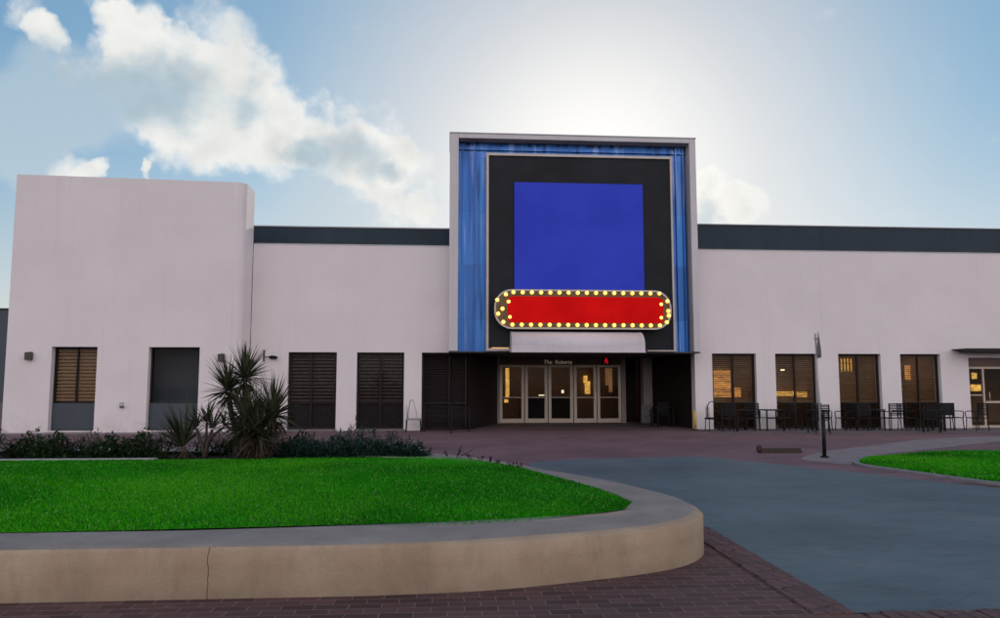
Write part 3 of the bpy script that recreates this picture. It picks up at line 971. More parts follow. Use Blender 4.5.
# ------------------------------------------------------------------ entrance tower
YT = 25.0
tw = thing('entrance_tower', 'tall square entrance tower framed in pale panels with streaked blue cladding', 'tower', (4.35, YT, 2.77), world=True)
X0, X1, Z0, Z1 = -0.03, 8.87, 2.77, 10.52
b = MB()
b.box(X0, X0 + 0.31, YT, 27.2, Z0, Z1, 0.012)
b.box(X1 - 0.235, X1, YT, 27.2, Z0, Z1, 0.012)
b.box(X0 + 0.31, X1 - 0.235, YT, 27.2, Z1 - 0.17, Z1, 0.012)
b.build('frame', FRAMEP, tw)
b = MB(); b.box(X0 - 0.015, X1 + 0.015, YT - 0.02, 27.22, Z1, Z1 + 0.035); b.build('coping', COPE, tw)
b = MB(); b.box(X0 + 0.31, X1 - 0.235, 25.45, 25.6, Z0, Z1 - 0.17); b.build('cladding', CLAD, tw)
b = MB()
for x in (0.44, 0.86, 8.24, 8.5):
    b.box(x - 0.02, x + 0.02, 25.36, 25.45, Z0, Z1 - 0.19)
b.box(X0 + 0.33, X1 - 0.25, 25.37, 25.45, 10.05, 10.09)
b.build('cladding_fin', CLAD, tw)
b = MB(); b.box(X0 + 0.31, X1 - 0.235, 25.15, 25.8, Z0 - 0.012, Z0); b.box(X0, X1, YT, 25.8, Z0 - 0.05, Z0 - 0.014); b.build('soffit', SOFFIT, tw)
b = MB(); b.box(X0, X1, 26.9, 27.15, 6.4, Z1 - 0.2); b.build('back', STUCCO, tw)
# inner panel box with metal trim
PX0, PX1, PZ1 = 1.26, 7.94, 9.80
b = MB(); b.box(PX0 + 0.09, PX1 - 0.07, 24.96, 25.44, Z0 + 0.02, PZ1 - 0.10); b.build('dark_panel', PANEL, tw)
b = MB()
b.box(PX0, PX0 + 0.085, 24.90, 25.44, Z0, PZ1, 0.006); b.box(PX1 - 0.065, PX1, 24.90, 25.44, Z0, PZ1, 0.006)
b.box(PX0 + 0.085, PX1 - 0.065, 24.90, 25.44, PZ1 - 0.095, PZ1, 0.006)
b.box(PX0 + 0.085, 2.16, 24.90, 24.955, Z0, Z0 + 0.10, 0.006); b.box(6.92, PX1 - 0.065, 24.90, 24.955, Z0, Z0 + 0.05, 0.006)
b.build('trim', TRIM, tw)
b = MB(); b.box(PX0 + 0.2, 2.05, 24.93, 24.952, Z0 + 0.104, Z0 + 0.118); b.build('strip_lamp', STRIP, tw)

ds = MB()
ds.box(2.25, 6.86, 24.90, 24.955, 4.6, 8.75)
o = ds.build('display_screen', SCREEN, origin=(4.55, 24.93, 4.6))
tag(o, 'large glowing blank blue display screen on dark tower panel', 'screen')

# marquee sign with chasing bulbs
sg = thing('marquee_sign', 'long rounded red marquee sign edged with round yellow bulbs', 'sign', (4.65, 24.6, 3.5), world=True)


def sgn(zx, zy):   # sign-face plan, measured in units of its 829-wide outline -> metres
    u = (zx - 68) / 829.0
    v = (zy - 148) / 180.0
    return 1.53 + u * 6.14, 4.86 - v * 1.34


def rounded(zx0, zy0, zx1, zy1, rx, n=8):
    ry = rx
    pts = []
    for (cx, cy, a0) in ((zx1 - rx, zy0 + ry, -90), (zx1 - rx, zy1 - ry, 0), (zx0 + rx, zy1 - ry, 90), (zx0 + rx, zy0 + ry, 180)):
        for i in range(n + 1):
            a = R(a0 + 90 * i / n)
            pts.append(sgn(cx + rx * math.cos(a), cy + ry * math.sin(a)))
    return pts


b = MB(); b.prismy(rounded(68, 148, 897, 328, 80), 24.52, 24.957); b.build('sign_box', mat('dark bronze sign metal', (0.10, 0.066, 0.032), 0.4, metal=0.5, var=0.3, vscale=5), sg)
b = MB()
o1 = rounded(66, 146, 899, 330, 82); o2 = rounded(74, 154, 891, 322, 75)
for ya, yb in ((24.47, 24.53),):
    n = len(o1)
    va = [b.b.verts.new((x, ya, z)) for x, z in o1]; vb = [b.b.verts.new((x, ya, z)) for x, z in o2]
    vc = [b.b.verts.new((x, yb, z)) for x, z in o1]; vd = [b.b.verts.new((x, yb, z)) for x, z in o2]
    for i in range(n):
        j = (i + 1) % n
        b.b.faces.new((va[i], va[j], vb[j], vb[i])); b.b.faces.new((va[i], vc[i], vc[j], va[j])); b.b.faces.new((vb[i], vb[j], vd[j], vd[i]))
b.build('rim', TRIM, sg)
b = MB(); b.prismy(rounded(128, 178, 862, 300, 24), 24.495, 24.52); b.build('red_face', RED, sg)
spots = [(155 + i * 43.0, 160) for i in range(17)] + [(150 + i * 43.3, 310) for i in range(17)]
spots += [(120, 170), (80, 196), (84, 260), (108, 298), (133, 204), (104, 237), (138, 275), (881, 196), (884, 242), (886, 264), (876, 295), (850, 211), (849, 274)]
k_ = MB(); k_.tube([(0, 0.066, 0), (0, 0.045, 0)], 0.078, 12)
proto_socket = k_.build('socket', BULBG)
proto_bulb = None
for i, (zx, zy) in enumerate(spots):
    x, z = sgn(zx, zy)
    if proto_bulb is None:
        bb = MB(); bb.sphere((0, 0, 0), 0.056, 12, 8, (1, 0.8, 1)); proto_bulb = bb.build('bulb', BULB); q = proto_bulb
    else:
        q = proto_bulb.copy(); COL.objects.link(q)
    k_ = proto_socket if i == 0 else proto_socket.copy()
    if i: COL.objects.link(k_)
    k_.parent = q
    q.parent = sg
    q.location = Vector((x, 24.455, z)) - Vector(sg['base'])

# barrel awning
b = MB()
prof = []
for i in range(11):
    a = R(90 * i / 10)
    prof.append((24.10 + 0.70 * (1 - math.sin(a)), 2.94 + 0.50 * math.cos(a)))
prof = prof[::-1]
prof = [(24.10, 2.72)] + prof + [(24.95, 3.44), (24.95, 2.72)]
va = [b.b.verts.new((2.09, y, z)) for y, z in prof]; vb = [b.b.verts.new((6.63, y, z)) for y, z in prof]
for i in range(len(prof)):
    j = (i + 1) % len(prof)
    f = b.b.faces.new((va[i], vb[i], vb[j], va[j])); f.smooth = 1 <= i <= 10
b.b.faces.new(va[::-1]); b.b.faces.new(vb)
b.box(2.07, 6.65, 24.085, 24.11, 2.69, 2.74, 0.006)
aw = b.build('awning', AWN, origin=(4.48, 24.5, 2.72))
tag(aw, 'pale lilac barrel-front awning below the red marquee sign', 'awning')


def text_mesh(s, size, depth):
    cu = bpy.data.curves.new('t', 'FONT'); cu.body = s; cu.size = size; cu.extrude = depth; cu.align_x = 'LEFT'
    cu.shear = 0.15
    to = bpy.data.objects.new('t', cu); COL.objects.link(to)
    bpy.context.view_layer.update()
    me = bpy.data.meshes.new_from_object(to.evaluated_get(bpy.context.evaluated_depsgraph_get()))
    bpy.data.objects.remove(to); bpy.data.curves.remove(cu)
    return me


me = text_mesh('The  Roberts', 0.225, 0.012); me.materials.append(LETTER)
lt = bpy.data.objects.new('lettering', me); COL.objects.link(lt)
lt.location = (3.95, 30.24, 2.49); lt.rotation_euler = (R(90), 0, 0)
tag(lt, 'small pale slanted lettering on the brown fascia above the entrance doors', 'lettering')
ex = thing('exit_light', 'small glowing red light on dark fascia above the rightmost entrance door', 'light', (6.62, 30.24, 2.52), world=True)
b = MB(); b.box(6.47, 6.78, 30.21, 30.255, 2.48, 2.735, 0.01); b.build('housing', DARKM, ex)
b = MB()
b.sphere((6.62, 30.2, 2.69), 0.035); b.build('lamp', REDL, ex)
b = MB(); b.tube([(6.57, 30.2, 2.51), (6.57, 30.2, 2.62), (6.64, 30.2, 2.63), (6.67, 30.2, 2.60), (6.67, 30.2, 2.51)], 0.018, 6); b.build('sign_lamp', REDL, ex)

# ------------------------------------------------------------------ lamps seen inside, then added fill panels
def inside(name, label, cat, m, boxes, loc):
    if len(boxes) == 1:
        b = MB(); b.box(*boxes[0], 0.01)
        return tag(b.build(name, m, origin=loc), label, cat)
    t = thing(name, label, cat, loc, world=True)
    for q in boxes:
        b = MB(); b.box(*q, 0.01); b.build('lit_pane', m, t)
    return t


inside('light_column', 'tall amber light column behind the leftmost entrance door panel', 'lamp', WARM2, [(2.57, 2.73, 33.0, 33.15, 1.05, 2.37), (2.5, 2.68, 32.9, 32.99, 0.80, 0.95)], (2.86, 33.07, 1.18))
inside('wall_lamp', 'bright amber lamp on lobby wall behind the fourth entrance door', 'lamp', WARM2, [(6.52, 6.70, 34.85, 34.98, 1.70, 2.05), (6.56, 6.82, 34.8, 34.84, 1.17, 1.78)], (6.2, 34.9, 1.4))
inside('curtain', 'dim amber self-glowing curtain behind the rightmost entrance door', 'curtain', WARMDIM, [(7.58, 7.74, 34.7, 34.85, 1.6, 2.4), (7.75, 7.90, 34.72, 34.86, 1.25, 2.4)], (7.3, 34.8, 1.35))
inside('desk_lamp', 'small white lamp glowing on lobby desk behind the door panes', 'lamp', WLAMP, [(5.30, 5.40, 34.0, 34.06, 1.22, 1.36), (4.2, 4.6, 33.93, 33.96, 1.1, 1.14)], (5.0, 34.0, 1.28))
t = thing('reception_desk', 'dark reception desk inside lobby behind the entrance doors', 'desk', (4.5, 34.2, 0), world=True)
b = MB(); b.box(3.4, 5.8, 34.0, 34.5, 0.03, 1.05); b.build('desk_body', WOODB, t)
b = MB(); b.box(3.3, 5.9, 33.9, 34.6, 1.05, 1.10); b.build('desk_top', FASCIA, t)
inside('light_panel', 'large orange lit wall panel behind the leftmost cafe window', 'light panel', WARM, [(11.01, 11.72, 29.5, 29.58, 1.10, 2.22), (11.86, 12.12, 29.45, 29.5, 1.10, 1.48)], (10.9, 29.54, 1.18))
inside('light_panel', 'low long amber lit counter strip behind the second cafe window', 'light panel', WARM2, [(13.66, 14.52, 29.5, 29.58, 1.14, 1.36), (14.58, 15.05, 29.5, 29.58, 1.10, 1.30)], (14, 29.54, 1.25))
inside('pendant_lamp', 'small bright pendant lamp high behind the second cafe window', 'lamp', WLAMP, [(13.03, 13.15, 27.6, 27.7, 2.14, 2.24)], (12.8, 27.6, 2.3))
inside('light_panel', 'amber lit lattice at top left behind the third cafe window', 'light panel', WARM2, [(16.42 + 0.14 * i, 16.46 + 0.14 * i, 29.3, 29.35, 2.15, 2.72) for i in range(4)] , (16.6, 29.3, 2.1))
inside('light_panel', 'yellow lit panel high behind the rightmost cafe window', 'light panel', WARM, [(19.21 - 0.72 + 0.2 * i, 19.21 - 0.56 + 0.2 * i, 28.2, 28.25, 1.80, 2.41) for i in range(2)] + [(17.95, 18.25, 28.2, 28.25, 2.3, 2.55)], (18.5, 28.2, 1.9))
inside('wall_lamp', 'warm lamp glowing behind the right-hand glass door', 'lamp', WARM2, [(21.37, 21.82, 28.3, 28.4, 1.35, 1.62), (21.45, 21.62, 28.3, 28.4, 1.85, 2.1)], (21.5, 28.3, 1.4))

ROOMFILL = emis('warm room fill', (1.0, 0.60, 0.27), 4.0)  # unseen emitters added under the ceilings to warm the cafe and lobby interiors
for i, (x, y, z, who) in enumerate(((10.4, 27.9, 2.90, 'first cafe window'), (12.75, 27.9, 2.90, 'second cafe window'), (15.2, 27.9, 2.90, 'third cafe window'), (17.5, 27.9, 2.90, 'fourth cafe window'))):
    inside('fill_panel', 'added warm fill panel under the ceiling of the room behind the ' + who, 'lamp', ROOMFILL, [(x - 0.55, x + 0.55, y - 0.3, y + 0.3, z - 0.04, z)], (x, y, z))
for x, who in ((3.2, 'left-hand'), (6.0, 'right-hand')):
    inside('fill_panel', 'added warm fill panel under the lobby ceiling behind the ' + who + ' entrance doors', 'lamp', ROOMFILL, [(x - 0.4, x + 0.4, 33.2, 33.6, 2.95, 2.99)], (x, 33.4, 2.97))

# ------------------------------------------------------------------ fittings on the white walls
def wall_light(loc, label):
    t = thing('wall_light', label, 'wall light', loc, 'box lights on the white walls')
    b = MB(); b.box(-0.075, 0.075, -0.02, 0.0, -0.14, 0.14, 0.005); b.build('back_plate', LAMPM, t)
    b = MB(); b.prism([(-0.10, -0.02), (-0.10, -0.15), (-0.05, -0.21), (0.05, -0.21), (0.10, -0.15), (0.10, -0.02)], -0.12, 0.12); b.build('lamp_body', LAMPM, t)
    b = MB(); b.box(-0.07, 0.07, -0.17, -0.03, -0.135, -0.121, 0.004); b.build('lens', COPE, t)
    return t


wall_light((-13.66, 24.6, 2.54), 'dark box wall light at the far left end of the white corner block')
wall_light((-7.54, 24.6, 2.50), 'dark box wall light on the white corner block beside the tall yucca top')
t = thing('security_camera', 'black security camera on conduit bracket beside the first shuttered window', 'camera', (-6.25, YW, 2.55), world=True)
b = MB(); b.box(-6.50, -6.45, YW - 0.05, YW, 2.42, 2.82, 0.006); b.build('conduit', LAMPM, t)
b = MB(); b.tube([(-6.45, YW - 0.06, 2.58), (-6.25, YW - 0.12, 2.57)], 0.014); b.build('bracket', LAMPM, t)
b = MB(); b.tube([(-6.28, YW - 0.12, 2.57), (-6.2, YW - 0.14, 2.56), (-6.02, YW - 0.2, 2.55), (-5.98, YW - 0.21, 2.55)], [0.03, 0.07, 0.06, 0.04]); b.build('camera_body', DARKM, t)
t = thing('outlet_box', 'small grey outlet box low on the white corner block between its windows', 'outlet box', (-10.69, 24.6, 0.95), world=True)
b = MB(); b.box(-10.74, -10.64, 24.54, 24.6, 0.86, 1.04, 0.008); b.build('box_body', GALV, t)
b = MB(); b.box(-10.72, -10.60, 24.50, 24.54, 0.86, 0.92, 0.004); b.build('cover', LAMPM, t)

# grey neighbouring wall at far left
nb = thing('neighbour_building', 'low slate grey flat building standing behind the white corner block', 'building', (-22, 28, 0), world=True)
b = MB(); b.box(-34, -14.45, 28.2, 36, 0.95, 4.42); b.build('wall', FARWALL, nb)
b = MB(); b.box(-34, -14.45, 28.15, 36, -0.05, 0.95); b.build('base', FARWALL2, nb)
b = MB(); b.box(-34, -14.44, 28.15, 36.05, 4.42, 4.47); b.build('coping', ROOF, nb)

# ------------------------------------------------------------------ raised planter
outer = [Vector(p) for p in ((-16, 5.72), (-0.6, 5.72))] + smooth_poly([(-0.6, 5.72), (0.3, 5.80), (1.05, 6.00), (1.70, 6.22), (2.15, 6.50), (2.45, 6.95), (2.52, 7.5), (2.36, 8.3), (2.08, 9.1), (1.75, 9.9), (1.30, 11.0), (0.7, 12.2), (-0.3, 13.4), (-1.6, 14.2), (-3.0, 14.5)], 5)[1:] + [Vector((-16, 14.5))]
inner = [Vector(p) for p in ((-16, 6.26), (-0.6, 6.26))] + smooth_poly([(-0.6, 6.26), (0.2, 6.36), (0.85, 6.55), (1.42, 6.80), (1.78, 7.12), (1.90, 7.5), (1.84, 8.1), (1.63, 8.9), (1.36, 9.7), (0.95, 10.75), (0.38, 11.85), (-0.55, 12.95), (-1.75, 13.65), (-3.0, 13.9)], 5)[1:] + [Vector((-16, 13.9))]
# resample the inner line to as many points as the outer one
def resample(pts, n):
    L = [0]
    for i in range(1, len(pts)):
        L.append(L[-1] + (pts[i] - pts[i - 1]).length)
    out = []
    for k in range(n):
        s = L[-1] * k / (n - 1)
        i = max(0, min(len(pts) - 2, next((j for j in range(len(L) - 1) if L[j + 1] >= s), len(pts) - 2)))
        t = (s - L[i]) / max(1e-6, L[i + 1] - L[i])
        out.append(pts[i].lerp(pts[i + 1], t))
    return out


def ring(b, prof):
    """sweep (inset fraction, z) pairs round the planter"""
    lines = [[b.b.verts.new((*(outer[i].lerp(inner[i], f)), z)) for f, z in prof] for i in range(len(outer))]
    for i in range(len(lines) - 1):
        for k in range(len(prof) - 1):
            f_ = b.b.faces.new((lines[i][k], lines[i + 1][k], lines[i + 1][k + 1], lines[i][k + 1]))
            f_.smooth = True


inner = [Vector(p) for p in inner]
if len(inner) != len(outer):
    inner = resample(inner, len(outer))
pl = thing('planter', 'curved raised planter with tan wall and grey coping around the lawn', 'planter', (-3, 5.72, 0), world=True)
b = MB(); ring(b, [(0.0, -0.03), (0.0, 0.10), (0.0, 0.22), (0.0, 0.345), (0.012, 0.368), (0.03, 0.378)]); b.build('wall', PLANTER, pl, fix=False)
b = MB(); ring(b, [(0.03, 0.378), (0.06, 0.392), (0.11, 0.398), (0.5, 0.40), (0.97, 0.40), (1.0, 0.395), (1.0, 0.25)]); b.build('coping', COPING, pl, fix=False)
b = MB(); f = b.b.faces.new([b.b.verts.new((p.x, p.y, 0.345)) for p in inner]); bmesh.ops.triangulate(b.b, faces=[f]); b.build('bed_soil', SOIL, pl)
b = MB(); b.box(-12, -4.75, 12.22, 12.34, 0.30, 0.415, 0.01); b.build('edging', mat('pale edging', (0.30, 0.29, 0.29), 0.8, var=0.15), pl)


# ------------------------------------------------------------------ turf
def in_poly(x, y, poly):
    r = np.zeros(x.shape, bool)
    n = len(poly)
    for i in range(n):
        x1, y1 = poly[i]; x2, y2 = poly[(i + 1) % n]
        c = ((y1 > y) != (y2 > y)) & (x < (x2 - x1) * (y - y1) / (y2 - y1 + 1e-12) + x1)
        r ^= c
    return r


def grass(name, poly, zf, n, seed, h=(0.014, 0.032), wd=0.005, grow=0.0007):
    rg = np.random.default_rng(seed)
    xs = [p[0] for p in poly]; ys = [p[1] for p in poly]
    M = n * 6
    x = rg.uniform(min(xs), max(xs), M); y = rg.uniform(min(ys), max(ys), M)
    d = np.hypot(x, y)
    keep = in_poly(x, y, poly) & (rg.uniform(0, 1, M) < (min(d) / d) ** 1.3)
    x, y, d = x[keep][:n], y[keep][:n], d[keep][:n]
    n = len(x)
    z = zf(x, y)
    hh = rg.uniform(*h, n) * (1 + 0.25 * np.sin(x * 1.7 + np.sin(y * 2.1)) * np.sin(y * 1.3))
    w = wd + grow * d * rg.uniform(0.7, 1.3, n)
    a = rg.uniform(0, 2 * np.pi, n)
    la = rg.uniform(0, 2 * np.pi, n); ll = rg.uniform(0.1, 0.8, n) * hh
    cx, cy = np.cos(a) * w / 2, np.sin(a) * w / 2
    P = np.empty((n, 5, 3))
    P[:, 0] = np.stack([x - cx, y - cy, z], 1); P[:, 1] = np.stack([x + cx, y + cy, z], 1)
    mx, my = x + np.cos(la) * ll * 0.35, y + np.sin(la) * ll * 0.35
    P[:, 2] = np.stack([mx + cx * 0.8, my + cy * 0.8, z + hh * 0.6], 1); P[:, 3] = np.stack([mx - cx * 0.8, my - cy * 0.8, z + hh * 0.6], 1)
    P[:, 4] = np.stack([x + np.cos(la) * ll, y + np.sin(la) * ll, z + hh], 1)
    me = bpy.data.meshes.new(name)
    me.vertices.add(n * 5); me.vertices.foreach_set('co', P.reshape(-1))
    base = np.arange(n)[:, None] * 5
    loops = (base + np.array([[0, 1, 2, 3, 3, 2, 4]])).reshape(-1)
    me.loops.add(n * 7); me.loops.foreach_set('vertex_index', loops.astype(np.int32))
    st = (np.arange(n)[:, None] * 7 + np.array([[0, 4]])).reshape(-1)
    me.polygons.add(n * 2); me.polygons.foreach_set('loop_start', st.astype(np.int32))
    me.update(calc_edges=True); me.validate()
    me.materials.append(TURF)
    o = bpy.data.objects.new(name, me); COL.objects.link(o)
    return tag(o, kind='stuff')


LAWN = [(-16, 6.27)] + [(p.x, p.y) for p in inner if p.x > -15 and p.y < 12.9]
LAWN = LAWN + [(-1.2, 12.7), (-3.0, 12.3), (-4.7, 12.2), (-16, 12.2)]


def lawn_z(x, y):
    t = np.clip((y - 6.2) / 3.2, 0, 1); u = np.clip((12.6 - y) / 2.0, 0, 1)
    e = np.clip((2.2 - x - np.abs(y - 8.2) * 0.25) / 1.6, 0, 1)
    return 0.372 + 0.06 * np.sin(t * np.pi / 2) * u * e


b = MB()
nx, ny = 60, 34
gx = np.linspace(-16, 2.3, nx); gy = np.linspace(6.2, 13.2, ny)
lp = LAWN
vv = {}
for i in range(nx - 1):
    for j in range(ny - 1):
        mx, my = (gx[i] + gx[i + 1]) / 2, (gy[j] + gy[j + 1]) / 2
        if in_poly(np.array([mx]), np.array([my]), lp)[0]:
            c = []
            for (p, q) in ((i, j), (i + 1, j), (i + 1, j + 1), (i, j + 1)):
                if (p, q) not in vv:
                    vv[(p, q)] = b.b.verts.new((gx[p], gy[q], float(lawn_z(np.array([gx[p]]), np.array([gy[q]]))[0]) - 0.004))
                c.append(vv[(p, q)])
            b.b.faces.new(c)
tag(b.build('lawn', TURFSOIL), kind='structure')
o = grass('grass', [(max(-9.5, x), y) for x, y in LAWN], lawn_z, 230000, 4)
o['label'] = 'short vivid green turf filling the raised planter'

# right-hand lawn with its kerb
RL = [(v.x, v.y) for v in smooth_poly([(8.28, 14.25), (8.75, 14.85), (9.5, 15.4), (10.8, 16.0), (12.8, 16.3), (16, 16.0), (18, 14), (17, 11), (12.5, 9.8), (9.6, 10.4), (8.85, 11.2), (8.63, 11.85), (8.36, 13.0), (8.2, 13.8)], 5, True)]
sheet('lawn', RL, 0.035, TURFSOIL)
o = grass('grass', RL, lambda x, y: np.full_like(x, 0.03), 90000, 9, h=(0.04, 0.08))
o['label'] = 'thick green turf of the island lawn at the right'
b = MB()
cxy = Vector((12, 13.3))
n = len(RL)
oa = [Vector(p) for p in RL]
ob = []
for i in range(n):
    t = (oa[(i + 1) % n] - oa[i - 1]).normalized()
    nrm = Vector((t.y, -t.x))
    if (oa[i] - cxy).dot(nrm) < 0: nrm = -nrm
    ob.append(oa[i] + nrm * 0.11)
for i in range(n):
    j = (i + 1) % n
    A, B, C, D = oa[i], oa[j], ob[j], ob[i]
    b.quad((*A, 0.05), (*B, 0.05), (*C, 0.045), (*D, 0.045))
    b.quad((*D, 0.045), (*C, 0.045), (*C, -0.01), (*D, -0.01))
tag(b.build('lawn_kerb', CONC), kind='structure')


# ------------------------------------------------------------------ plants
def blade(b, p, d, length, width, droop, fold=0.25, seg=4):
    """one sword leaf from p along d"""
    d = Vector(d).normalized()
    side = d.cross(Vector((0, 0, 1)))
    if side.length < 1e-3: side = Vector((1, 0, 0))
    side.normalize()
    prev = None
    pos = Vector(p); dd = d.copy()
    for i in range(seg + 1):
        t = i / seg
        w = width * (0.75 + 0.5 * t if t < 0.4 else max(0.02, 1.05 * (1 - (t - 0.4) / 0.6)))
        up = side.cross(dd) * (w * fold)
        a = b.b.verts.new(pos - side * w / 2 + up); c = b.b.verts.new(pos); e = b.b.verts.new(pos + side * w / 2 + up)
        if prev:
            b.b.faces.new((prev[0], prev[1], c, a)); b.b.faces.new((prev[1], prev[2], e, c))
        prev = (a, c, e)
        dd = (dd + Vector((0, 0, -droop / seg))).normalized()
        pos = pos + dd * (length / seg)


def rosette(b, c, axis, n, length, width, rnd, spread=(0.1, 1.5), droop=0.35):
    axis = Vector(axis).normalized()
    u = axis.cross(Vector((0.3, 0.9, 0.2))).normalized(); v = axis.cross(u)
    for i in range(n):
        th = rnd.uniform(*spread); ph = i * 2.399963 + rnd.uniform(-0.3, 0.3)
        d = axis * math.cos(th) + (u * math.cos(ph) + v * math.sin(ph)) * math.sin(th)
        blade(b, Vector(c) + d * 0.03, d, length * rnd.uniform(0.7, 1.1) * (1.05 - 0.15 * th), width * rnd.uniform(0.8, 1.2), droop * rnd.uniform(0.4, 1.5))


def yucca(name, label, loc, trunks, dry=True, seed=1):
    rnd = random.Random(seed)
    t = thing(name, label, 'plant', loc, 'yuccas in the planter bed')
    tb, lb, db = MB(), MB(), MB()
    for (pts, rad, n, ln, wd, spread) in trunks:
        P = [Vector(p) for p in pts]
        tb.tube(P, [rad * (1.25 - 0.5 * i / (len(P) - 1)) for i in range(len(P))], 8)
        ax = (P[-1] - P[-2]).normalized()
        rosette(lb, P[-1], ax, n, ln, wd, rnd, spread)
        if dry:
            rosette(db, P[-1] - ax * 0.08, ax, n // 4, ln * 0.8, wd, rnd, (1.5, 2.4), 0.9)
    tb.build('trunk', BARK, t, fix=False)
    lb.build('leaves', YUCCA, t, fix=False)
    if dry:
        db.build('dry_leaves', YUCCADRY, t, fix=False)
    return t


ZB = 0.345
yucca('yucca', 'tallest spiky yucca with branching trunk rising against the white block corner', (-3.62, 12.75, ZB),
      [([(0, 0, 0), (0.02, 0, 0.35), (-0.10, 0.02, 0.75), (-0.16, 0, 1.14)], 0.05, 105, 0.62, 0.040, (0.05, 1.9)),
       ([(0, 0, 0), (0.05, 0.03, 0.4), (0.10, 0.05, 0.8), (0.10, 0.05, 1.36)], 0.05, 105, 0.62, 0.040, (0.05, 1.9)),
       ([(0.0, 0, 0.3), (0.16, -0.05, 0.55), (0.14, -0.08, 0.80)], 0.045, 80, 0.60, 0.038, (0.4, 2.1))], seed=3)
yucca('yucca', 'dense rounded yucca right of the tallest one, before the first shuttered window', (-3.16, 12.45, ZB),
      [([(0, 0, 0), (0, 0, 0.2), (-0.02, 0.0, 0.40)], 0.09, 200, 0.82, 0.044, (0.0, 1.8)),
       ([(0.12, 0.05, 0), (0.22, 0.05, 0.3), (0.20, 0.05, 0.72)], 0.06, 125, 0.74, 0.042, (0.0, 1.8)),
       ([(-0.1, -0.05, 0), (-0.2, -0.1, 0.25), (-0.20, -0.1, 0.55)], 0.06, 90, 0.66, 0.040, (0.0, 1.9))], seed=8)
yucca('yucca', 'thin open yucca with several bare stems, leftmost in the planter bed', (-4.12, 12.7, ZB),
      [([(0, 0, 0), (0.03, 0, 0.25), (0.10, 0.02, 0.50)], 0.030, 30, 0.50, 0.034, (0.1, 1.5)),
       ([(0, 0, 0), (-0.05, 0, 0.25), (-0.16, 0.02, 0.52)], 0.028, 26, 0.48, 0.034, (0.1, 1.5)),
       ([(0.03, 0, 0.25), (0.12, 0, 0.4), (0.30, 0.02, 0.55)], 0.022, 24, 0.46, 0.032, (0.1, 1.5)),
       ([(0, 0.1, 0), (-0.02, 0.1, 0.3), (-0.02, 0.1, 0.62)], 0.025, 24, 0.44, 0.032, (0.1, 1.4))], dry=False, seed=12)
yucca('yucca', 'low fan of upright sword leaves left of the bare-stemmed yucca', (-4.45, 12.75, ZB),
      [([(0, 0, 0), (-0.02, 0, 0.1), (-0.05, 0, 0.2)], 0.06, 64, 0.86, 0.040, (0.0, 1.15))], dry=True, seed=21)


def leafy(rnd, n, rx, ry, h, size, blade_like=False):
    b = MB()
    for i in range(n):
        while True:
            p = Vector((rnd.uniform(-1, 1), rnd.uniform(-1, 1), rnd.uniform(0, 1)))
            if p.x ** 2 + p.y ** 2 + (p.z * 0.92) ** 2 < 1 and p.length > 0.25: break
        lump = 0.8 + 0.3 * math.sin(p.x * 4.1 + rnd.random() * 0.4) * math.cos(p.y * 3.3)
        q = Vector((p.x * rx, p.y * ry, p.z * h * lump))
        d = Vector((p.x * 0.8 + rnd.gauss(0, .5), p.y * 0.8 + rnd.gauss(0, .5), 0.5 + rnd.gauss(0, .5)))
        blade(b, q, d, size * rnd.uniform(0.7, 1.5), size * (0.24 if blade_like else 0.55), 0.5, 0.2, 2)
    return b


def shrub(name, label, group, loc, rx, ry, h, n, size, m, seed, flowers=0, blade_like=False):
    rnd = random.Random(seed)
    t = thing(name, label, 'shrub', loc, group)
    leafy(rnd, n, rx, ry, h, size, blade_like).build('foliage', m, t, fix=False)
    b = MB()
    for k in range(5):
        a = rnd.uniform(0, 6.28)
        b.tube([(0, 0, -0.02), (rx * 0.3 * math.cos(a), ry * 0.3 * math.sin(a), h * 0.4), (rx * 0.6 * math.cos(a), ry * 0.6 * math.sin(a), h * 0.8)], [0.012, 0.008, 0.004], 5)
    b.build('stems', BARK, t, fix=False)
    for k in range(flowers):
        fb = MB()
        for q in range(5):
            a = q * 1.2566
            blade(fb, (0, 0, 0), (math.cos(a), math.sin(a), 0.5), 0.026, 0.02, 0.3, 0.1, 2)
        f = fb.build('flower', FLOWER, t, fix=False)
        f.location = (rnd.uniform(-.7, .7) * rx, -ry * rnd.uniform(0.5, 0.95), h * rnd.uniform(0.5, 0.95))
    return t


rnd = random.Random(77)
hx = -9.6
k = 0
lab = 'low dark green shrub in the long bed beneath the white corner block'
while hx < -4.7:
    fl = (2, 0, 3, 1)[k % 4]
    shrub('low_shrub', ('low dark green shrub dotted with white flowers beneath the white corner block') if fl else ('low plain dark green shrub without flowers beneath the white corner block'), 'low shrubs lining the bed left of the yuccas',
          (hx, 12.95 + rnd.uniform(-0.15, 0.25), ZB), 0.36, 0.34, rnd.uniform(0.40, 0.56), 800, 0.075, HEDGE, 100 + k, fl, blade_like=(k % 3 == 1))
    hx += rnd.uniform(0.42, 0.56); k += 1
cov = [(-2.35, 12.75, 0.40, 0.30), (-2.0, 12.55, 0.42, 0.42), (-1.75, 12.9, 0.46, 0.60), (-1.45, 12.6, 0.42, 0.46), (-1.15, 12.85, 0.42, 0.42), (-0.85, 12.7, 0.38, 0.32), (-2.6, 13.1, 0.45, 0.34), (-0.6, 12.55, 0.28, 0.24)]
for i, (x, y, r_, h_) in enumerate(cov):
    shrub('ground_cover_shrub', ('blue green spiky low shrub between the dense yucca and the entrance paving', 'tallest blue green shrub of the low group right of the yuccas', 'small blue green shrub with pale flecks at the right end of the bed')[1 if i == 2 else 2 if i == 7 else 0],
          'blue green shrubs right of the yuccas', (x, y, ZB), r_, r_ * 0.8, h_, 720, 0.10, COVER, 300 + i, 2 if i in (5, 7) else 0, True)
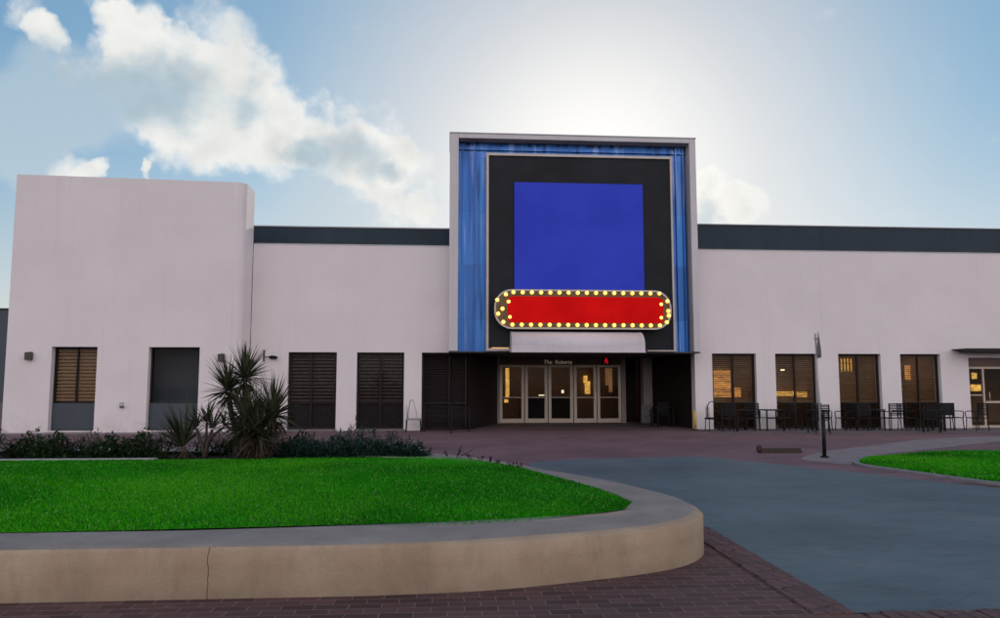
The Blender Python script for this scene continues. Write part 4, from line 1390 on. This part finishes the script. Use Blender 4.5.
shrub('low_shrub', 'purplish dark shrub at the foot of the dense yucca', None, (-3.3, 12.3, ZB), 0.45, 0.25, 0.20, 380, 0.06, WEED, 400, 0, True)
for i, (x, y, h_) in enumerate([(-4.25, 13.35, 0.44), (-3.75, 13.4, 0.48), (-3.2, 13.4, 0.46), (-2.75, 13.35, 0.40)]):
    shrub('low_shrub', 'dark low shrub standing behind the stems of the yuccas', 'dark shrubs behind the yuccas', (x, y, ZB), 0.40, 0.3, h_, 620, 0.08, HEDGE, 700 + i, 0, i % 2 == 0)
# straggling weeds along the back coping
for i, (x, y, h_) in enumerate([(-0.35, 12.75, 0.12), (-0.02, 12.45, 0.10), (0.12, 12.25, 0.20), (0.34, 11.95, 0.10), (0.50, 11.65, 0.09), (0.62, 11.4, 0.10), (0.75, 11.15, 0.09), (0.92, 10.8, 0.08), (1.02, 10.55, 0.09)]):
    t = thing('weed', 'taller leaning weed poking up behind the lawn' if i == 2 else 'small dark weed along the back edge of the lawn', 'weed', (x, y, 0.37), 'weeds along the coping behind the lawn')
    r2 = random.Random(500 + i)
    b = MB()
    for q in range(3 if i != 2 else 4):
        a = r2.uniform(0, 6.28); top = Vector((math.cos(a) * h_ * 0.5 + (0.16 if i == 2 else 0), math.sin(a) * h_ * 0.3, h_ * r2.uniform(0.7, 1.2)))
        b.tube([(0, 0, 0), top * 0.6, top], 0.004, 4)
        for j in range(7):
            s = r2.uniform(0.4, 1)
            blade(b, top * s, (r2.gauss(0, 1), r2.gauss(0, 1), 0.5), 0.05, 0.022, 0.5, 0.2, 2)
    ob_ = b.build('stems', WEED, t, fix=False)


# ------------------------------------------------------------------ patio furniture (built at the origin, then copied)
def make_chair():
    t = thing('patio_chair', 'x', 'chair', (0, 0, 0), 'black patio chairs along the facade')
    b = MB(); b.box(-0.24, 0.24, -0.23, 0.23, 0.42, 0.45, 0.008); b.build('seat', DARKM, t)
    b = MB()
    for i in range(7):
        z = 0.53 + i * 0.055
        b.box(-0.22, 0.22, 0.215 + i * 0.006, 0.235 + i * 0.006, z, z + 0.034, 0.004)
    b.box(-0.25, -0.215, 0.21, 0.25, 0.45, 0.95, 0.006); b.box(0.215, 0.25, 0.21, 0.25, 0.45, 0.95, 0.006); b.box(-0.215, 0.215, 0.24, 0.275, 0.91, 0.95, 0.006)
    b.build('backrest', DARKM, t)
    for sx in (-1, 1):
        for sy in (-1, 1):
            b = MB(); b.tube([(sx * 0.235, sy * 0.21, 0.42), (sx * 0.25, sy * 0.235, 0.0)], 0.017, 6); b.build('leg', DARKM, t)
        b = MB(); b.tube([(sx * 0.25, -0.22, 0.42), (sx * 0.26, -0.23, 0.64), (sx * 0.26, -0.15, 0.665), (sx * 0.25, 0.225, 0.66)], 0.017, 6); b.build('armrest', DARKM, t)
    return t


def make_table():
    t = thing('patio_table', 'x', 'table', (0, 0, 0), 'black patio tables along the facade')
    b = MB(); b.box(-0.36, 0.36, -0.36, 0.36, 0.70, 0.735, 0.01); b.build('table_top', DARKM, t)
    for sx in (-1, 1):
        for sy in (-1, 1):
            b = MB(); b.box(sx * 0.31 - 0.02, sx * 0.31 + 0.02, sy * 0.31 - 0.02, sy * 0.31 + 0.02, 0, 0.70); b.build('leg', DARKM, t)
    b = MB(); b.box(-0.29, 0.29, -0.32, -0.30, 0.42, 0.445); b.build('stretcher', DARKM, t); b = MB(); b.box(-0.29, 0.29, 0.30, 0.32, 0.42, 0.445); b.build('stretcher', DARKM, t)
    return t


chair0, table0 = make_chair(), make_table()
used = [0, 0]


def chair(x, y, rz, label):
    o = chair0 if used[0] == 0 else copy_tree(chair0)
    used[0] += 1
    o.location = (x, y, 0.006); o.rotation_euler = (0, 0, R(rz)); o['label'] = label


def table(x, y, rz, label):
    o = table0 if used[1] == 0 else copy_tree(table0)
    used[1] += 1
    o.location = (x, y, 0.006); o.rotation_euler = (0, 0, R(rz)); o['label'] = label


chair(9.62, 24.6, 170, 'black patio chair with its back to us at the left of the first cafe window')
table(10.25, 24.9, 5, 'black patio table in front of the first cafe window from the tower')
chair(10.75, 25.2, -20, 'black patio chair against the right half of the first cafe window')
table(11.35, 24.95, 0, 'black patio table against the white pier between the first and second cafe windows')
chair(11.85, 24.9, -90, 'black patio chair right of the table between the first and second cafe windows')
chair(12.25, 23.4, 185, 'black patio chair pulled forward, back to us, before the second cafe window')
table(12.75, 24.6, 8, 'black patio table in front of the second cafe window')
chair(13.25, 25.1, 20, 'black patio chair against the right half of the second cafe window')
chair(13.92, 24.7, -80, 'black patio chair just right of the sign pole, between second and third cafe windows')
chair(14.45, 24.7, 180, 'black patio chair with its back to us at left of the third cafe window')
table(14.95, 24.9, 3, 'black patio table in front of the third cafe window')
chair(15.55, 24.7, 190, 'black patio chair at the right half of the third cafe window')
chair(16.15, 24.6, 90, 'black patio chair facing left on white pier between third and fourth cafe windows')
table(16.75, 24.3, 0, 'black patio table in front of the left half of the fourth cafe window')
chair(16.3, 23.6, 150, 'black patio chair turned askew nearest us between third and fourth cafe windows')
chair(17.4, 24.6, 185, 'black patio chair with its back to us before the fourth cafe window')
chair(18.0, 24.9, 0, 'black patio chair at the right edge of the fourth cafe window')
chair(18.62, 24.5, -90, 'black patio chair farthest right, on the white pier before the glass door')
chair(7.9, 26.9, 200, 'dark patio chair in shadow inside the right side of the entrance recess')
table(8.25, 27.6, 0, 'dark patio table in shadow inside the right side of the entrance recess')

# hoop-backed lounge chairs at either side of the entrance
def hoop(loc, flip, label, seatm, peak):
    t = thing('lounge_chair', label, 'chair', loc, 'hoop backed lounge chairs beside the entrance')
    b = MB()
    pts = []
    for i in range(15):
        a = R(180 * i / 14)
        w = 0.26
        x = -flip * (0.18 - 0.0) + 0.0
        s = math.sin(a)
        pts.append((flip * (-0.16 - 0.05 * s + 0.34 * (1 - math.cos(a)) / 2), 0.15 - 0.3 * (i / 14), 0.42 + (0.60 if not peak else 0.55 + 0.12 * (s > 0.9)) * s ** (0.7 if not peak else 1.3)))
    b.tube(pts, 0.016, 6); b.build('hoop', DARKM if not peak else GALV, t)
    b = MB(); b.tube([(flip * -0.2, -0.22, 0.44), (flip * 0.3, -0.22, 0.44), (flip * 0.3, 0.22, 0.44), (flip * -0.2, 0.22, 0.44), (flip * -0.2, -0.22, 0.44)], 0.017, 6)
    b.box(-0.24, 0.28, -0.21, 0.21, 0.40, 0.425, 0.006); b.build('seat', seatm, t)
    for sx, sy in ((-.2, -.2), (-.2, .2), (.26, -.2), (.26, .2)):
        b = MB(); b.tube([(flip * sx, sy, 0.42), (flip * sx * 1.1, sy, 0.0)], 0.015, 6); b.build('leg', DARKM, t)
    b = MB()
    for i in range(5):
        y = -0.16 + i * 0.08
        b.tube([(flip * -0.18, y, 0.43), (flip * -0.21, y, 0.92 - abs(y) * 0.6)], 0.007, 5)
    b.build('back_bars', DARKM if not peak else GALV, t)
    return t


hoop((9.22, 24.9, 0.006), 1, 'black lounge chair with a thin arched back beside the right edge of the entrance', DARKM, False)
hoop((-1.25, 25.2, 0.0), 1, 'pale lounge chair with pointed wire back on the white pier left of the entrance', WOVEN, True)

# dark rail beside the entrance
t = thing('entrance_railing', 'low black metal railing in front of the dark left wall of the entrance', 'railing', (0.2, 24.6, 0), world=True)
for x, y in ((-0.85, 25.0), (0.08, 24.1), (0.70, 25.3)):
    b = MB(); b.box(x - 0.025, x + 0.025, y - 0.025, y + 0.025, 0, 0.92, 0.004); b.build('post', DARKM, t)
b = MB()
b.tube([(-0.85, 25.0, 0.9), (0.08, 24.1, 0.9), (0.70, 25.3, 0.9)], 0.018, 6)
b.tube([(-0.85, 25.0, 0.12), (0.08, 24.1, 0.12), (0.70, 25.3, 0.12)], 0.014, 6)
for (p, q) in (((-0.85, 25.0), (0.08, 24.1)), ((0.08, 24.1), (0.70, 25.3))):
    for i in range(1, 14):
        f_ = i / 14
        x = p[0] + (q[0] - p[0]) * f_; y = p[1] + (q[1] - p[1]) * f_
        b.tube([(x, y, 0.12), (x, y, 0.9)], 0.007, 5)
b.build('rail', DARKM, t)

# sandwich stand by the column and yellow bollard
t = thing('floor_stand', 'grey A-frame stand leaning near the taupe column at the right of the doors', 'stand', (8.05, 29.4, 0), world=True)
b = MB(); b.box(7.85, 8.25, 29.35, 29.39, 0.05, 0.78, 0.006, rot=Matrix.Rotation(R(8), 3, 'X'), about=(8.05, 29.37, 0.05)); b.build('board', SIGNBACK, t)
b = MB(); b.tube([(8.28, 29.35, 0), (8.28, 29.42, 0.85)], 0.018, 6); b.tube([(7.83, 29.35, 0), (7.83, 29.42, 0.85)], 0.018, 6); b.build('leg', DARKM, t)
t = thing('bollard', 'short yellow bollard at the right edge of the entrance recess', 'bollard', (8.72, 25.35, 0))
b = MB(); b.tube([(0, 0, 0), (0, 0, 0.66)], 0.06, 12); b.sphere((0, 0, 0.66), 0.06, 12, 6, (1, 1, 0.5)); b.build('post', YELLOW, t)
b = MB(); b.tube([(0, 0, 0), (0, 0, 0.03)], 0.09, 12); b.build('base', DARKM, t)

# traffic sign seen on edge, black bollard, wheel stop
t = thing('street_sign', 'thin grey sign pole on the paving with its plate seen nearly edge-on', 'sign', (8.72, 16.6, 0))
b = MB(); b.tube([(0.02, 0, 0), (0.0, 0, 1.5), (-0.03, 0, 2.82)], 0.022, 10); b.build('pole', GALV, t)
rot = Matrix.Rotation(R(71), 3, 'Z')
b = MB()
pts = [(0.0, 2.88), (0.30, 2.42), (0.30, 2.32), (0.24, 2.24), (-0.24, 2.24), (-0.30, 2.32), (-0.30, 2.42)]
b.prismy(pts, -0.045, -0.038)
bmesh.ops.rotate(b.b, cent=(0, 0, 0), matrix=rot, verts=b.b.verts[:]); b.build('sign_plate', SIGNBACK, t)
b = MB(); b.box(-0.04, 0.04, -0.04, 0.04, 2.30, 2.34); b.box(-0.045, 0.035, -0.04, 0.04, 2.68, 2.72); b.build('clamp', GALV, t)
t = thing('bollard', 'slim black bollard standing just in front of the grey sign pole', 'bollard', (8.27, 15.6, 0))
b = MB(); b.tube([(0, 0, 0), (0, 0, 0.93)], 0.042, 12); b.build('post', DARKM, t)
b = MB(); b.sphere((0, 0, 0.93), 0.05, 12, 8, (1, 1, 0.6)); b.build('cap', DARKM, t)
b = MB(); b.tube([(0, 0, 0), (0, 0, 0.04)], 0.085, 12); b.build('base', DARKM, t)
t = thing('wheel_stop', 'low dark reddish brown wheel stop lying on the plum paving', 'wheel stop', (7.82, 16.8, 0))
b = MB(); b.prismy([(-0.50, 0.0), (0.50, 0.0), (0.46, 0.11), (-0.46, 0.11)], -0.09, 0.09); b.build('body', RUST, t)
b = MB(); b.sphere((-0.50, 0, 0.10), 0.09, 10, 7, (0.8, 1, 1.1)); b.build('end_knob', RUST, t)
